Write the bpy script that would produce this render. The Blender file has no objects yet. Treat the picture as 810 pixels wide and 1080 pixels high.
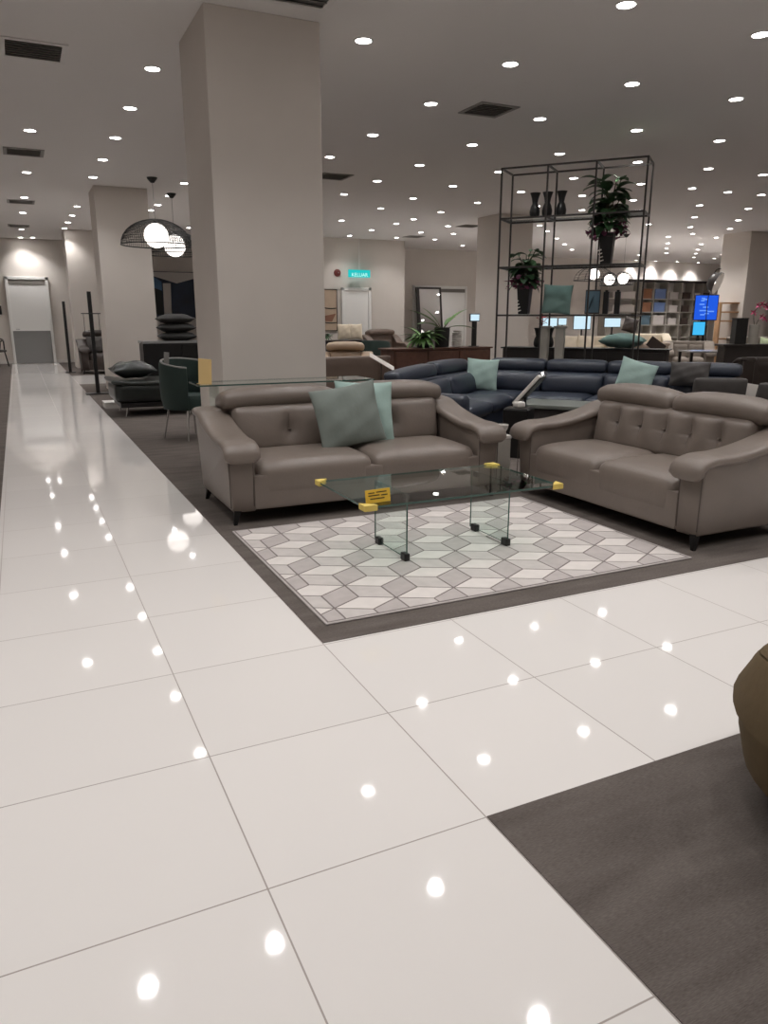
import bpy, bmesh, math, random
from mathutils import Vector, Matrix
random.seed(7)
PI = math.pi
SC = bpy.context.scene
COL = SC.collection
CEIL = 3.731

# ------------------------------------------------------------------ materials
def lin(c):
    return tuple(((v/255)/12.92 if v/255 <= .04045 else ((v/255+.055)/1.055)**2.4) for v in c)

def pm(name, rgb, rough=.6, metal=0, bump=0, bscale=60, var=0, vscale=8, spec=.5, emit=None, es=0, coat=0):
    m = bpy.data.materials.new(name); m.use_nodes = True
    nt = m.node_tree; b = nt.nodes['Principled BSDF']
    col = lin(rgb) + (1,)
    b.inputs['Base Color'].default_value = col
    b.inputs['Roughness'].default_value = rough
    b.inputs['Metallic'].default_value = metal
    b.inputs['Specular IOR Level'].default_value = spec
    b.inputs['Coat Weight'].default_value = coat
    if emit:
        b.inputs['Emission Color'].default_value = lin(emit) + (1,)
        b.inputs['Emission Strength'].default_value = es
    tc = nt.nodes.new('ShaderNodeTexCoord')
    if var:
        n = nt.nodes.new('ShaderNodeTexNoise'); n.inputs['Scale'].default_value = vscale; n.inputs['Detail'].default_value = 4
        nt.links.new(tc.outputs['Object'], n.inputs['Vector'])
        r = nt.nodes.new('ShaderNodeMapRange'); r.inputs['From Min'].default_value = .3; r.inputs['From Max'].default_value = .7
        r.inputs['To Min'].default_value = 1-var; r.inputs['To Max'].default_value = 1+var
        nt.links.new(n.outputs['Fac'], r.inputs['Value'])
        mx = nt.nodes.new('ShaderNodeVectorMath'); mx.operation = 'SCALE'
        mx.inputs[0].default_value = col[:3]
        nt.links.new(r.outputs['Result'], mx.inputs['Scale'])
        nt.links.new(mx.outputs['Vector'], b.inputs['Base Color'])
    if bump:
        n = nt.nodes.new('ShaderNodeTexNoise'); n.inputs['Scale'].default_value = bscale; n.inputs['Detail'].default_value = 3
        nt.links.new(tc.outputs['Object'], n.inputs['Vector'])
        bp = nt.nodes.new('ShaderNodeBump'); bp.inputs['Strength'].default_value = bump; bp.inputs['Distance'].default_value = .01
        nt.links.new(n.outputs['Fac'], bp.inputs['Height']); nt.links.new(bp.outputs['Normal'], b.inputs['Normal'])
    return m

def math_node(nt, op, a, b=None):
    n = nt.nodes.new('ShaderNodeMath'); n.operation = op
    for i, v in enumerate((a, b)):
        if v is None: continue
        if isinstance(v, (int, float)): n.inputs[i].default_value = v
        else: nt.links.new(v, n.inputs[i])
    return n.outputs[0]

def glass_mat(name, tint, refl=1.0):
    m = bpy.data.materials.new(name); m.use_nodes = True
    nt = m.node_tree; nt.nodes.clear()
    o = nt.nodes.new('ShaderNodeOutputMaterial'); mix = nt.nodes.new('ShaderNodeMixShader')
    t = nt.nodes.new('ShaderNodeBsdfTransparent'); t.inputs['Color'].default_value = tint + (1,)
    g = nt.nodes.new('ShaderNodeBsdfGlossy'); g.inputs['Roughness'].default_value = .02; g.inputs['Color'].default_value = (refl, refl, refl, 1)
    f = nt.nodes.new('ShaderNodeFresnel'); f.inputs['IOR'].default_value = 1.5
    geo = nt.nodes.new('ShaderNodeNewGeometry')
    fac = math_node(nt, 'MULTIPLY', f.outputs[0], math_node(nt, 'SUBTRACT', 1.0, geo.outputs['Backfacing']))
    nt.links.new(fac, mix.inputs[0]); nt.links.new(t.outputs[0], mix.inputs[1]); nt.links.new(g.outputs[0], mix.inputs[2])
    nt.links.new(mix.outputs[0], o.inputs['Surface'])
    return m

def emis(name, rgb, s):
    m = bpy.data.materials.new(name); m.use_nodes = True
    nt = m.node_tree; nt.nodes.clear()
    o = nt.nodes.new('ShaderNodeOutputMaterial'); e = nt.nodes.new('ShaderNodeEmission')
    e.inputs['Color'].default_value = lin(rgb) + (1,); e.inputs['Strength'].default_value = s
    nt.links.new(e.outputs[0], o.inputs['Surface'])
    return m

TX, TY, TS = .419, 1.563, .6534        # tile joints of the polished floor
def tile_mat():
    m = bpy.data.materials.new('polished_tile'); m.use_nodes = True
    nt = m.node_tree; b = nt.nodes['Principled BSDF']
    geo = nt.nodes.new('ShaderNodeNewGeometry'); sp = nt.nodes.new('ShaderNodeSeparateXYZ')
    nt.links.new(geo.outputs['Position'], sp.inputs[0])
    ds, ids = [], []
    for out, off in ((sp.outputs['X'], TX), (sp.outputs['Y'], TY)):
        a = math_node(nt, 'DIVIDE', math_node(nt, 'SUBTRACT', out, off), TS)
        ids.append(math_node(nt, 'FLOOR', a))
        fr = math_node(nt, 'FRACT', a)
        ds.append(math_node(nt, 'MINIMUM', fr, math_node(nt, 'SUBTRACT', 1.0, fr)))
    d = math_node(nt, 'MINIMUM', ds[0], ds[1])
    joint = math_node(nt, 'LESS_THAN', d, .0034)
    wn = nt.nodes.new('ShaderNodeTexWhiteNoise'); wn.noise_dimensions = '2D'
    cb = nt.nodes.new('ShaderNodeCombineXYZ'); nt.links.new(ids[0], cb.inputs[0]); nt.links.new(ids[1], cb.inputs[1])
    nt.links.new(cb.outputs[0], wn.inputs['Vector'])
    shade = math_node(nt, 'ADD', math_node(nt, 'MULTIPLY', wn.outputs['Value'], .03), .97)
    sc = nt.nodes.new('ShaderNodeVectorMath'); sc.operation = 'SCALE'; sc.inputs[0].default_value = lin((231, 226, 222))
    nt.links.new(shade, sc.inputs['Scale'])
    mix = nt.nodes.new('ShaderNodeMix'); mix.data_type = 'RGBA'
    nt.links.new(joint, mix.inputs['Factor']); nt.links.new(sc.outputs['Vector'], mix.inputs['A'])
    mix.inputs['B'].default_value = lin((158, 148, 141)) + (1,)
    nt.links.new(mix.outputs['Result'], b.inputs['Base Color'])
    nt.links.new(math_node(nt, 'ADD', math_node(nt, 'MULTIPLY', joint, .4), .045), b.inputs['Roughness'])
    b.inputs['Specular IOR Level'].default_value = .55
    return m

def carpet_mat():
    m = bpy.data.materials.new('woven_carpet'); m.use_nodes = True
    nt = m.node_tree; b = nt.nodes['Principled BSDF']
    geo = nt.nodes.new('ShaderNodeNewGeometry')
    def noise(sx, sy, det):
        mp = nt.nodes.new('ShaderNodeMapping'); mp.inputs['Scale'].default_value = (sx, sy, 1)
        nt.links.new(geo.outputs['Position'], mp.inputs[0])
        n = nt.nodes.new('ShaderNodeTexNoise'); n.inputs['Scale'].default_value = 1; n.inputs['Detail'].default_value = det
        nt.links.new(mp.outputs[0], n.inputs['Vector']); return n.outputs['Fac']
    weave = noise(60, 420, 2); streak = noise(2.4, 11, 3)
    v = math_node(nt, 'ADD', math_node(nt, 'MULTIPLY', weave, .9), math_node(nt, 'MULTIPLY', streak, .75))
    r = nt.nodes.new('ShaderNodeMapRange'); r.inputs['From Min'].default_value = .5; r.inputs['From Max'].default_value = 1.15
    nt.links.new(v, r.inputs['Value'])
    mix = nt.nodes.new('ShaderNodeMix'); mix.data_type = 'RGBA'
    nt.links.new(r.outputs[0], mix.inputs['Factor'])
    mix.inputs['A'].default_value = lin((80, 73, 69)) + (1,); mix.inputs['B'].default_value = lin((114, 106, 101)) + (1,)
    nt.links.new(mix.outputs['Result'], b.inputs['Base Color'])
    b.inputs['Roughness'].default_value = .95; b.inputs['Specular IOR Level'].default_value = .1
    return m

M = dict(
    tile=tile_mat(), carpet=carpet_mat(),
    wall=pm('wall_paint', (212, 204, 196), .8, var=.02, vscale=2),
    ceil=pm('ceiling_paint', (233, 229, 226), .85),
    white=pm('white_paint', (214, 209, 203), .5),
    doorw=pm('door_white', (240, 238, 234), .45),
    trimw=pm('white_metal', (225, 222, 218), .4),
    leather=pm('taupe_leather', (121, 110, 102), .36, bump=.12, bscale=45, var=.04, vscale=5),
    seam=pm('dark_taupe_thread', (84, 75, 69), .6),
    navy=pm('navy_leather', (44, 50, 63), .36, bump=.1, bscale=40, var=.08),
    black=pm('black_satin', (20, 19, 19), .4),
    blackm=pm('black_metal', (32, 31, 31), .42, metal=.6),
    frame=pm('grey_black_steel', (62, 58, 56), .4, metal=.3),
    dark=pm('dark_wood', (44, 37, 34), .5, var=.15),
    brownw=pm('walnut_wood', (88, 58, 46), .45, var=.2, vscale=12),
    brownl=pm('brown_leather', (104, 88, 78), .5, var=.06),
    tanl=pm('tan_leather', (172, 150, 128), .5, var=.05),
    dgrey=pm('charcoal_fabric', (72, 68, 66), .8, var=.08, vscale=20),
    coal=pm('coal_fabric', (48, 47, 46), .75, var=.1, vscale=15),
    dbrown=pm('dark_brown_leather', (56, 46, 41), .5),
    greenp=pm('sage_velvet', (122, 130, 124), .85, bump=.2, bscale=25, var=.06),
    mint=pm('mint_fabric', (160, 184, 177), .85, bump=.25, bscale=18, var=.04),
    teal=pm('teal_fabric', (118, 146, 140), .85, bump=.2, bscale=20, var=.05),
    lime=pm('pale_green_fabric', (196, 210, 170), .85),
    greench=pm('dark_green_fabric', (32, 50, 45), .7, var=.08),
    greyrim=pm('lit_rim_and_card_grey', (128, 126, 122), .6),  # grey paints the light along the green tub chair's rim; also card grey
    blkleather=pm('black_green_leather', (34, 38, 36), .3, var=.1),
    chrome=pm('chrome', (190, 190, 190), .15, metal=1),
    yellow=pm('yellow_card', (226, 184, 58), .6),
    foam=pm('pale_yellow_foam', (222, 196, 104), .8),
    ink=pm('black_ink', (40, 34, 20), .7),
    tan=pm('kraft_card', (206, 176, 120), .7),
    paper=pm('white_card', (226, 220, 212), .6),
    gold=pm('olive_brown_fabric', (98, 83, 61), .9, bump=.1, bscale=150, var=.06, vscale=30, spec=.2),
    golds=pm('dark_olive_fabric', (66, 58, 46), .9, bump=.1, bscale=150, var=.06, vscale=30, spec=.2),
    leaf=pm('leaf_green', (52, 84, 50), .5, var=.25, vscale=9),
    leafb=pm('bright_leaf_green', (86, 122, 62), .5, var=.2, vscale=9),
    leafd=pm('dark_leaf', (28, 44, 32), .5, var=.2),
    flower=pm('plum_petals', (112, 52, 80), .7, var=.25),
    red=pm('red_petals', (140, 34, 46), .6),
    pink=pm('pink_petals', (206, 84, 130), .6),
    stem=pm('stem', (70, 72, 48), .7),
    cream=pm('cream_fabric', (214, 200, 178), .85, var=.05),
    beige=pm('beige_fabric', (178, 160, 144), .85, var=.05),
    greige=pm('greige_fabric', (128, 118, 108), .85, var=.05),
    palepot=pm('pale_stone', (176, 170, 160), .7, var=.05),
    box_br=pm('brown_box', (150, 104, 76), .7), box_bl=pm('blue_box', (106, 128, 172), .6),
    box_wh=pm('white_box', (206, 198, 192), .7), box_dk=pm('dark_box', (70, 56, 50), .7),
    box_tl=pm('teal_box', (92, 116, 130), .6), woodl=pm('light_wood', (178, 138, 100), .6, var=.1),
    greydoor=pm('grey_panel', (140, 139, 138), .25), shadowgap=pm('grey_slot', (126, 120, 114), .8),
    vent=pm('vent_grey', (150, 146, 141), .6), ventd=pm('vent_dark', (104, 100, 96), .8),
    mirror=pm('mirror', (200, 200, 200), .03, metal=1),
    redbell=pm('red_enamel', (110, 44, 40), .5),
    sage_top=pm('sage_stone_top', (120, 124, 118), .3),
    mesh=pm('black_wire', (26, 25, 25), .5),
    glass=glass_mat('clear_glass', (.90, .95, .93)), gedge=pm('green_glass_edge', (66, 92, 84), .15),
    shelfglass=glass_mat('shelf_glass', (.86, .91, .92)), acrylic=glass_mat('acrylic', (.93, .94, .95)),
    lamp=emis('lamp_disc', (255, 252, 249), 34), globe=emis('lamp_globe', (255, 247, 240), 3.2),
    exitg=emis('exit_green', (40, 206, 204), .9), exitw=emis('exit_white', (200, 255, 246), 1.1),
    scr=emis('screen_white', (205, 232, 246), 1.05), scrb=emis('screen_blue', (36, 92, 226), 1.0), scrc=emis('screen_cyan', (70, 190, 246), 1.0),
    scrl=emis('screen_light_blue', (110, 160, 250), 1.0),
    rugA=pm('rug_light', (216, 209, 204), .95, var=.04, vscale=14, spec=.1), rugB=pm('rug_mid', (196, 189, 185), .95, var=.06, vscale=14, spec=.1),
    rugC=pm('rug_grey', (182, 174, 171), .95, var=.06, vscale=14, spec=.1), rugL=pm('rug_line', (126, 118, 115), .95, spec=.1),
    artn=pm('print_navy', (22, 36, 58), .5, var=.5, vscale=1.6), artb=pm('print_blue', (70, 104, 140), .5), artw=pm('print_white', (196, 190, 184), .5),
    artk=pm('print_black', (16, 22, 20), .5), arte=pm('print_beige', (190, 168, 146), .6, var=.08, vscale=3), artr=pm('print_brown', (140, 98, 78), .6),
)

# ------------------------------------------------------------------ mesh helpers
def obj(name, bm, mat, parent=None, smooth=False, loc=(0, 0, 0), rot=(0, 0, 0), angle=40):
    me = bpy.data.meshes.new(name)
    bmesh.ops.recalc_face_normals(bm, faces=bm.faces)
    if smooth:
        a = math.radians(angle)
        for f in bm.faces: f.smooth = True
        for e in bm.edges:
            if len(e.link_faces) == 2 and e.calc_face_angle(0) > a: e.smooth = False
    bm.to_mesh(me); bm.free()
    for m in (mat if isinstance(mat, (list, tuple)) else [mat]): me.materials.append(M[m])
    o = bpy.data.objects.new(name, me); COL.objects.link(o)
    o.location = loc; o.rotation_euler = rot
    if parent: o.parent = parent
    return o

def tag(o, label, cat, group=None):
    o['label'] = label; o['category'] = cat
    if group: o['group'] = group
    return o

def thing(name, label, cat, loc=(0, 0, 0), rz=0, group=None):
    o = bpy.data.objects.new(name, None); COL.objects.link(o)
    o.empty_display_size = .1
    o.location = loc; o.rotation_euler = (0, 0, rz)
    return tag(o, label, cat, group)

def struct(name, bm, mat, parent=None, smooth=False):
    o = obj(name, bm, mat, parent, smooth)
    if not parent: o['kind'] = 'structure'
    return o

def dup(root, loc, rz=None, label=None, group=None):
    r = root.copy(); COL.objects.link(r); r.location = loc
    if rz is not None: r.rotation_euler = (r.rotation_euler[0], r.rotation_euler[1], rz)
    if label: r['label'] = label
    if group: r['group'] = group
    for ch in list(root.children):
        c = ch.copy(); COL.objects.link(c); c.parent = r
        for g in list(ch.children):
            d = g.copy(); COL.objects.link(d); d.parent = c
    return r

def B(): return bmesh.new()

def add_box(bm, x0, x1, y0, y1, z0, z1, bev=0, seg=2, mi=0, mat=None):
    r = bmesh.ops.create_cube(bm, size=1)
    vs = r['verts']
    for v in vs:
        v.co = Vector(((x0+x1)/2+v.co.x*(x1-x0), (y0+y1)/2+v.co.y*(y1-y0), (z0+z1)/2+v.co.z*(z1-z0)))
    fs = set(f for v in vs for f in v.link_faces)
    for f in fs: f.material_index = mi
    if bev:
        es = list(set(e for v in vs for e in v.link_edges))
        rr = bmesh.ops.bevel(bm, geom=es, offset=bev, segments=seg, profile=.5, affect='EDGES')
        vs = list(set(v for f in rr['faces'] for v in f.verts) | set(v for v in vs if v.is_valid))
        for f in rr['faces']: f.material_index = mi
    if mat is not None:
        for v in set(vs):
            if v.is_valid: v.co = mat @ v.co
    return bm

def bx(*a, **k): return add_box(B(), *a, **k)

def softbox(bm, cx, cy, cz, sx, sy, sz, r=.04, puff=(0, 0, 0), cuts=9, f=None):
    """rounded upholstery block: centre, full sizes, edge radius, bulge of each face pair, optional deform"""
    b2 = B(); bmesh.ops.create_cube(b2, size=2)
    bmesh.ops.subdivide_edges(b2, edges=b2.edges[:], cuts=cuts, use_grid_fill=True)
    h = Vector((sx/2, sy/2, sz/2)); r = min(r, *(h*.98))
    for v in b2.verts:
        p = Vector([math.sin(max(-1, min(1, c))*PI/2) for c in v.co])
        q = Vector((p.x*h.x, p.y*h.y, p.z*h.z))
        inn = Vector([max(-(h[i]-r), min(h[i]-r, q[i])) for i in range(3)])
        d = q-inn
        if d.length > 1e-6: q = inn+d.normalized()*r
        n = Vector((q.x/h.x, q.y/h.y, q.z/h.z))
        q.x += puff[0]*n.x*(1-n.y**2)*(1-n.z**2)
        q.y += puff[1]*n.y*(1-n.x**4)*(1-n.z**2)
        q.z += puff[2]*n.z*(1-n.x**4)*(1-n.y**2)
        q += Vector((cx, cy, cz))
        if f: q = f(q, n)
        v.co = q
    me = bpy.data.meshes.new('t'); b2.to_mesh(me); b2.free(); bm.from_mesh(me); bpy.data.meshes.remove(me)
    return bm

def add_lathe(bm, prof, n=24, c=(0, 0, 0), mi=0, a0=0, a1=2*PI, sx=1, sy=1):
    full = abs(a1-a0-2*PI) < 1e-6
    cols = []
    for i in range(n if full else n+1):
        a = a0+(a1-a0)*i/n
        cols.append([bm.verts.new((c[0]+r*math.cos(a)*sx, c[1]+r*math.sin(a)*sy, c[2]+z)) for r, z in prof])
    m = len(cols)
    for i in range(m if full else m-1):
        A, Bc = cols[i], cols[(i+1) % m]
        for j in range(len(prof)-1):
            if prof[j][0] < 1e-6 and prof[j+1][0] < 1e-6: continue
            f = bm.faces.new((A[j], Bc[j], Bc[j+1], A[j+1])); f.material_index = mi
    bmesh.ops.remove_doubles(bm, verts=[v for cc in cols for v in cc], dist=1e-5)
    return bm

def lathe(prof, n=24, **k): return add_lathe(B(), prof, n, **k)

def add_tube(bm, pts, r, n=8, cap=True, mi=0):
    pts = [Vector(p) for p in pts]; rings = []
    for i, p in enumerate(pts):
        t = (pts[min(i+1, len(pts)-1)]-pts[max(i-1, 0)]).normalized()
        a = t.orthogonal().normalized() if i == 0 else None
        if i == 0: u = a
        else:
            u = (u-t*u.dot(t)).normalized()
        w = t.cross(u); rr = r[i] if isinstance(r, (list, tuple)) else r
        rings.append([bm.verts.new(p+(u*math.cos(2*PI*k/n)+w*math.sin(2*PI*k/n))*rr) for k in range(n)])
    for i in range(len(rings)-1):
        for k in range(n):
            f = bm.faces.new((rings[i][k], rings[i][(k+1) % n], rings[i+1][(k+1) % n], rings[i+1][k])); f.material_index = mi
    if cap:
        bm.faces.new(rings[0][::-1]).material_index = mi; bm.faces.new(rings[-1]).material_index = mi
    return bm

def tube(pts, r, n=8): return add_tube(B(), pts, r, n)

def sweep_yz(bm, path, w, th, xc, n=16, e=3.0):
    """superellipse section (w wide in x, th thick) swept along a path in the yz plane"""
    rings = []
    for i, (y, z) in enumerate(path):
        y0, z0 = path[max(i-1, 0)]; y1, z1 = path[min(i+1, len(path)-1)]
        t = Vector((0, y1-y0, z1-z0)).normalized(); nrm = Vector((0, -t.z, t.y))
        k = 1 if 0 < i < len(path)-1 else .8
        rg = []
        for j in range(n):
            a = 2*PI*j/n; ca, sa = math.cos(a), math.sin(a)
            px = math.copysign(abs(ca)**(2/e), ca)*w/2*k; pn = math.copysign(abs(sa)**(2/e), sa)*th/2*k
            rg.append(bm.verts.new(Vector((xc+px, y, z))+nrm*pn))
        rings.append(rg)
    for i in range(len(rings)-1):
        for j in range(n):
            bm.faces.new((rings[i][j], rings[i][(j+1) % n], rings[i+1][(j+1) % n], rings[i+1][j]))
    bm.faces.new(rings[0][::-1]); bm.faces.new(rings[-1])
    return bm

def spline(pts, n=6):
    out = []
    P = [Vector(p+(0,)*(3-len(p))) for p in pts]
    for i in range(len(P)-1):
        p0, p1, p2, p3 = P[max(i-1, 0)], P[i], P[i+1], P[min(i+2, len(P)-1)]
        for k in range(n):
            t = k/n
            out.append(.5*((2*p1)+(p2-p0)*t+(2*p0-5*p1+4*p2-p3)*t*t+(3*p1-p0-3*p2+p3)*t**3))
    out.append(P[-1]); return out

def prism(bm, poly, x0, x1, bev=0, axis='x', mi=0):
    """polygon given in (a,b) extruded along one axis"""
    def mk(a, b, c): return (c, a, b) if axis == 'x' else ((a, c, b) if axis == 'y' else (a, b, c))
    v0 = [bm.verts.new(mk(a, b, x0)) for a, b in poly]; v1 = [bm.verts.new(mk(a, b, x1)) for a, b in poly]
    fs = [bm.faces.new(v0[::-1]), bm.faces.new(v1)]
    n = len(poly)
    for i in range(n): fs.append(bm.faces.new((v0[i], v0[(i+1) % n], v1[(i+1) % n], v1[i])))
    for f in fs: f.material_index = mi
    if bev:
        es = list(set(fs[0].edges) | set(fs[1].edges))
        bmesh.ops.bevel(bm, geom=es, offset=bev, segments=3, profile=.5, affect='EDGES')
    return bm

def pillow_bm(w, h, t, n=16, seed=0, ear=.06):
    rnd = random.Random(seed); bm = B(); ph = [rnd.uniform(0, 6) for _ in range(6)]
    top, bot = {}, {}
    for i in range(n+1):
        for j in range(n+1):
            u, v = math.sin((i/n*2-1)*PI/2), math.sin((j/n*2-1)*PI/2)
            x = u*w/2*(1-ear*(1-v*v)); z = v*h/2*(1-ear*(1-u*u))
            th = t/2*((1-abs(u)**2.2)*(1-abs(v)**2.2))**.55
            wr = .035*t*(math.sin(6*u+4*v+ph[0])+math.sin(9*v-5*u+ph[1]))*min(1, th/t*4)
            top[i, j] = bm.verts.new((x, -th+wr, z))
            bot[i, j] = top[i, j] if i in (0, n) or j in (0, n) else bm.verts.new((x, th+wr, z))
    for i in range(n):
        for j in range(n):
            for d in (top, bot):
                q = [d[i, j], d[i+1, j], d[i+1, j+1], d[i, j+1]]
                try: bm.faces.new(q if d is top else q[::-1])
                except ValueError: pass
    return bm

def leaf(bm, base, d, L, w, droop=.4, seg=6, mi=0, fold=.25):
    base = Vector(base); d = Vector(d).normalized()
    side = d.cross(Vector((0, 0, 1)))
    side = side.normalized() if side.length > .05 else Vector((1, 0, 0))
    prev = None; p = base.copy(); st = L/seg
    for i in range(seg+1):
        t = i/seg; ww = w*math.sin(PI*min(1, .08+t*.92))**.8*.5 if i < seg else .002
        up = side.cross(d)
        row = [bm.verts.new(p-side*ww+up*ww*fold), bm.verts.new(p), bm.verts.new(p+side*ww+up*ww*fold)]
        if prev:
            for k in range(2): bm.faces.new((prev[k], prev[k+1], row[k+1], row[k])).material_index = mi
        prev = row
        d = (d+Vector((0, 0, -droop/seg))).normalized(); p = p+d*st
    return bm

# ------------------------------------------------------------------ the setting
fl = B(); add_box(fl, -6, 34, -5, 27, -.12, 0); struct('floor', fl, 'tile')
def carpet(x0, x1, y0, y1): struct('carpet', bx(x0, x1, y0, y1, -.01, .003), 'carpet')
carpet(1.075, 34, 2.885, 17.6); carpet(1.075, 34, 20.3, 26.5); carpet(1.075, 9, -5, 1.563); carpet(-5.9, -.262, -5, 26.5)
struct('ceiling', bx(-6, 34, -5, 27, CEIL, CEIL+.12), 'ceil')
struct('wall_end', bx(-6, 7.9, 26.5, 26.7, 0, CEIL), 'wall')
struct('wall_exit', bx(7.9, 11.3, 22.2, 26.7, 0, CEIL), 'wall')
struct('wall_back', bx(11.3, 16.6, 24.4, 26.7, 0, CEIL), 'wall')
struct('wall_shelves', bx(16.6, 34, 25.5, 26.7, 0, CEIL), 'wall')
struct('wall_left', bx(-6.2, -6, -5, 26.7, 0, CEIL), 'wall')
struct('wall_right', bx(34, 34.2, -5, 26.7, 0, CEIL), 'wall')
struct('wall_front', bx(-6, 34, -5.2, -5, 0, CEIL), 'wall')
def pillar(x, y): struct('column', bx(x, x+.95, y, y+.95, 0, CEIL, bev=.006, seg=1), 'wall')
for x, y in ((1.545, 6.46), (1.52, 15.48), (1.43, 23.3), (10.35, 15.5), (18.75, 15.55)): pillar(x, y)
for n, a in (('end', (-6, 7.9, 26.48, 26.5)), ('exit', (7.9, 11.3, 22.18, 22.2)), ('back', (11.3, 16.6, 24.38, 24.4)), ('shelves', (16.6, 34, 25.48, 25.5))):
    struct('baseboard_'+n, bx(*a, .003, .1), 'white')

# doors
def door(n, x0, x1, y, h, low=None, slot=None):
    d = bpy.data.objects.new('door_%d' % n, None); COL.objects.link(d); d.location = ((x0+x1)/2, y, 0); d['kind'] = 'structure'
    w = (x1-x0)/2; fw = .09
    bm = B(); add_box(bm, -w, -w+fw, -.06, 0, .003, h, .008); add_box(bm, w-fw, w, -.06, 0, .003, h, .008); add_box(bm, -w, w, -.06, 0, h-fw, h, .008)
    obj('door_frame', bm, 'doorw', d)
    obj('door_leaf', bx(-w+fw, w-fw, -.03, 0, .005, h-fw, .004), 'doorw', d)
    if slot: obj('closer_slot', bx(-w+fw*.9, w-fw*.9, -.045, -.028, h-fw-.13, h-fw-.01), 'shadowgap', d)
    if low: obj('lower_panel', bx(-w+fw*.8, w-fw*.9, -.075, -.02, .01, low, .006), 'greydoor', d)
    bm = B(); add_tube(bm, [(-w+fw+.07, -.03, 1.05), (-w+fw+.07, -.08, 1.05), (-w+fw+.18, -.08, 1.05)], .011); obj('door_handle', bm, 'chrome', d)
    return d
door(1, -.2, 1.02, 26.48, 2.62, low=1.0, slot=True)
door(2, 9.1, 10.1, 22.18, 2.3)
door(3, 12.72, 14.95, 24.38, 2.5, slot=True)

# ------------------------------------------------------------------ ceiling downlights
LIGHTS = [(4.49,5.1),(5.97,5.09),(2.98,6.67),(4.49,6.64),(5.98,6.62),(7.41,6.55),(4.47,8.16),(5.98,8.17),(7.45,8.1),(1.45,8.24),(1.44,9.8),
(.42,11.45),(.42,14.63),(.41,17.58),(.4,20.07),(.39,23.77),(.38,26.15),(.71,26.0),(1.46,11.41),(1.45,13.0),(1.45,14.63),(1.45,18.48),(1.45,20.11),(1.44,21.6),(1.44,23.0),
(2.98,14.56),(2.98,16.14),(2.99,17.5),(2.98,18.39),(4.44,21.44),(4.51,23.03),
(4.5,9.79),(4.5,11.33),(5.99,9.72),(6.0,11.29),(7.44,11.22),(6.0,12.87),(7.47,12.75),(6.03,14.47),(7.49,14.36),(8.98,14.3),(6.04,15.99),(7.51,15.93),(9.0,15.88),(7.53,18.26),
(9.03,17.27),(9.05,18.26),(10.51,18.15),(7.55,19.86),(9.07,19.83),(10.56,19.75),(11.58,19.67),(9.1,21.44),(10.59,21.36),(11.88,21.31),(13.74,22.73),
(7.46,9.67),(8.94,11.16),(8.97,12.74),(8.93,9.63),(10.4,11.1),(11.67,12.63),(10.34,12.62),(10.39,14.15),(11.68,14.23),(12.57,16.96),(13.58,17.96),(15.08,19.46),(16.48,20.84),(18.02,22.37),
(14.96,15.57),(14.8,17.65),(16.43,19.29),(21.89,23.14),(8.89,8.06),(10.35,9.55),(11.61,9.54),(11.61,11.05),(12.57,11.07),(13.43,11.02),(13.47,12.57),(14.85,12.47),(14.92,14.04),(16.35,13.99),
(16.41,15.55),(17.69,15.38),(17.76,16.72),(17.76,17.64),(19.28,19.15),(20.62,20.51),(22.11,21.97),(20.52,18.92),(22.05,20.45),(23.33,21.72),(24.71,23.09),(19.24,17.2),(20.45,17.44),(21.86,18.83),
(23.3,20.28),(24.64,21.63),(25.9,23.13),(24.85,25.26),(25.98,25.15),(27.16,25.1),(23.7,25.2),(8.93,6.5),(7.45,5.0)]
# lamps of the same grid that are seen only as reflections in the polished floor
MIRRORED = [(.37,5.1),(1.4,5.08),(2.94,5.06),(2.98,3.55),(4.49,3.55)]
R = .068
def downlight(x, y, label, group):
    t = thing('ceiling_downlight', label, 'ceiling light', (x, y, CEIL), 0, group)
    obj('trim_ring', lathe([(R, -.001), (R+.004, -.011), (R+.016, -.009), (R+.02, .0), (R, .0), (R, -.001)], 20), 'trimw', t, True)
    obj('diffuser', lathe([(0, -.005), (R*.9, -.005), (R, -.002), (R, -.0005), (0, -.0005)], 20), 'lamp', t)
    return t
def zone(x, y):
    if x < .9: return 'round white downlight in the ceiling above the white tiled aisle', 'downlights above the aisle'
    if x < 1.6: return 'round white downlight in the ceiling row just aisle-side of the columns', 'downlights along the columns'
    if y > 24.8: return 'round white downlight washing the wall above the far display shelves', 'downlights above the display shelves'
    if y < 9: return 'big bright round downlight in the ceiling nearest over the taupe sofas', 'downlights over the taupe sofas'
    if x > 16.3 : return 'tiny bright downlight in the far ceiling toward the display shelves', 'far downlights toward the display shelves'
    if y > 17: return 'small round downlight in the far ceiling near the back walls', 'downlights near the back walls'
    if x > 9.8: return 'round downlight in the ceiling beyond the open steel shelf', 'downlights beyond the steel shelf'
    return 'round downlight in the middle of the ceiling behind the front column', 'downlights behind the front column'
d0 = None
for x, y in LIGHTS:
    lb, g = zone(x, y)
    if d0 is None: d0 = downlight(x, y, lb, g)
    else: dup(d0, (x, y, CEIL), 0, lb, g)
SPOT_W, DISC = 43, 34
def beam(x, y, k=1.0):
    """the downward beam of a recessed downlight"""
    l = bpy.data.lights.new('downlight_beam', 'SPOT'); l.energy = SPOT_W*k; l.spot_size = math.radians(112); l.spot_blend = .75
    l.shadow_soft_size = .05; l.color = lin((255, 253, 252))
    o = bpy.data.objects.new('downlight_beam', l); COL.objects.link(o); o.location = (x, y, CEIL-.02)
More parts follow.
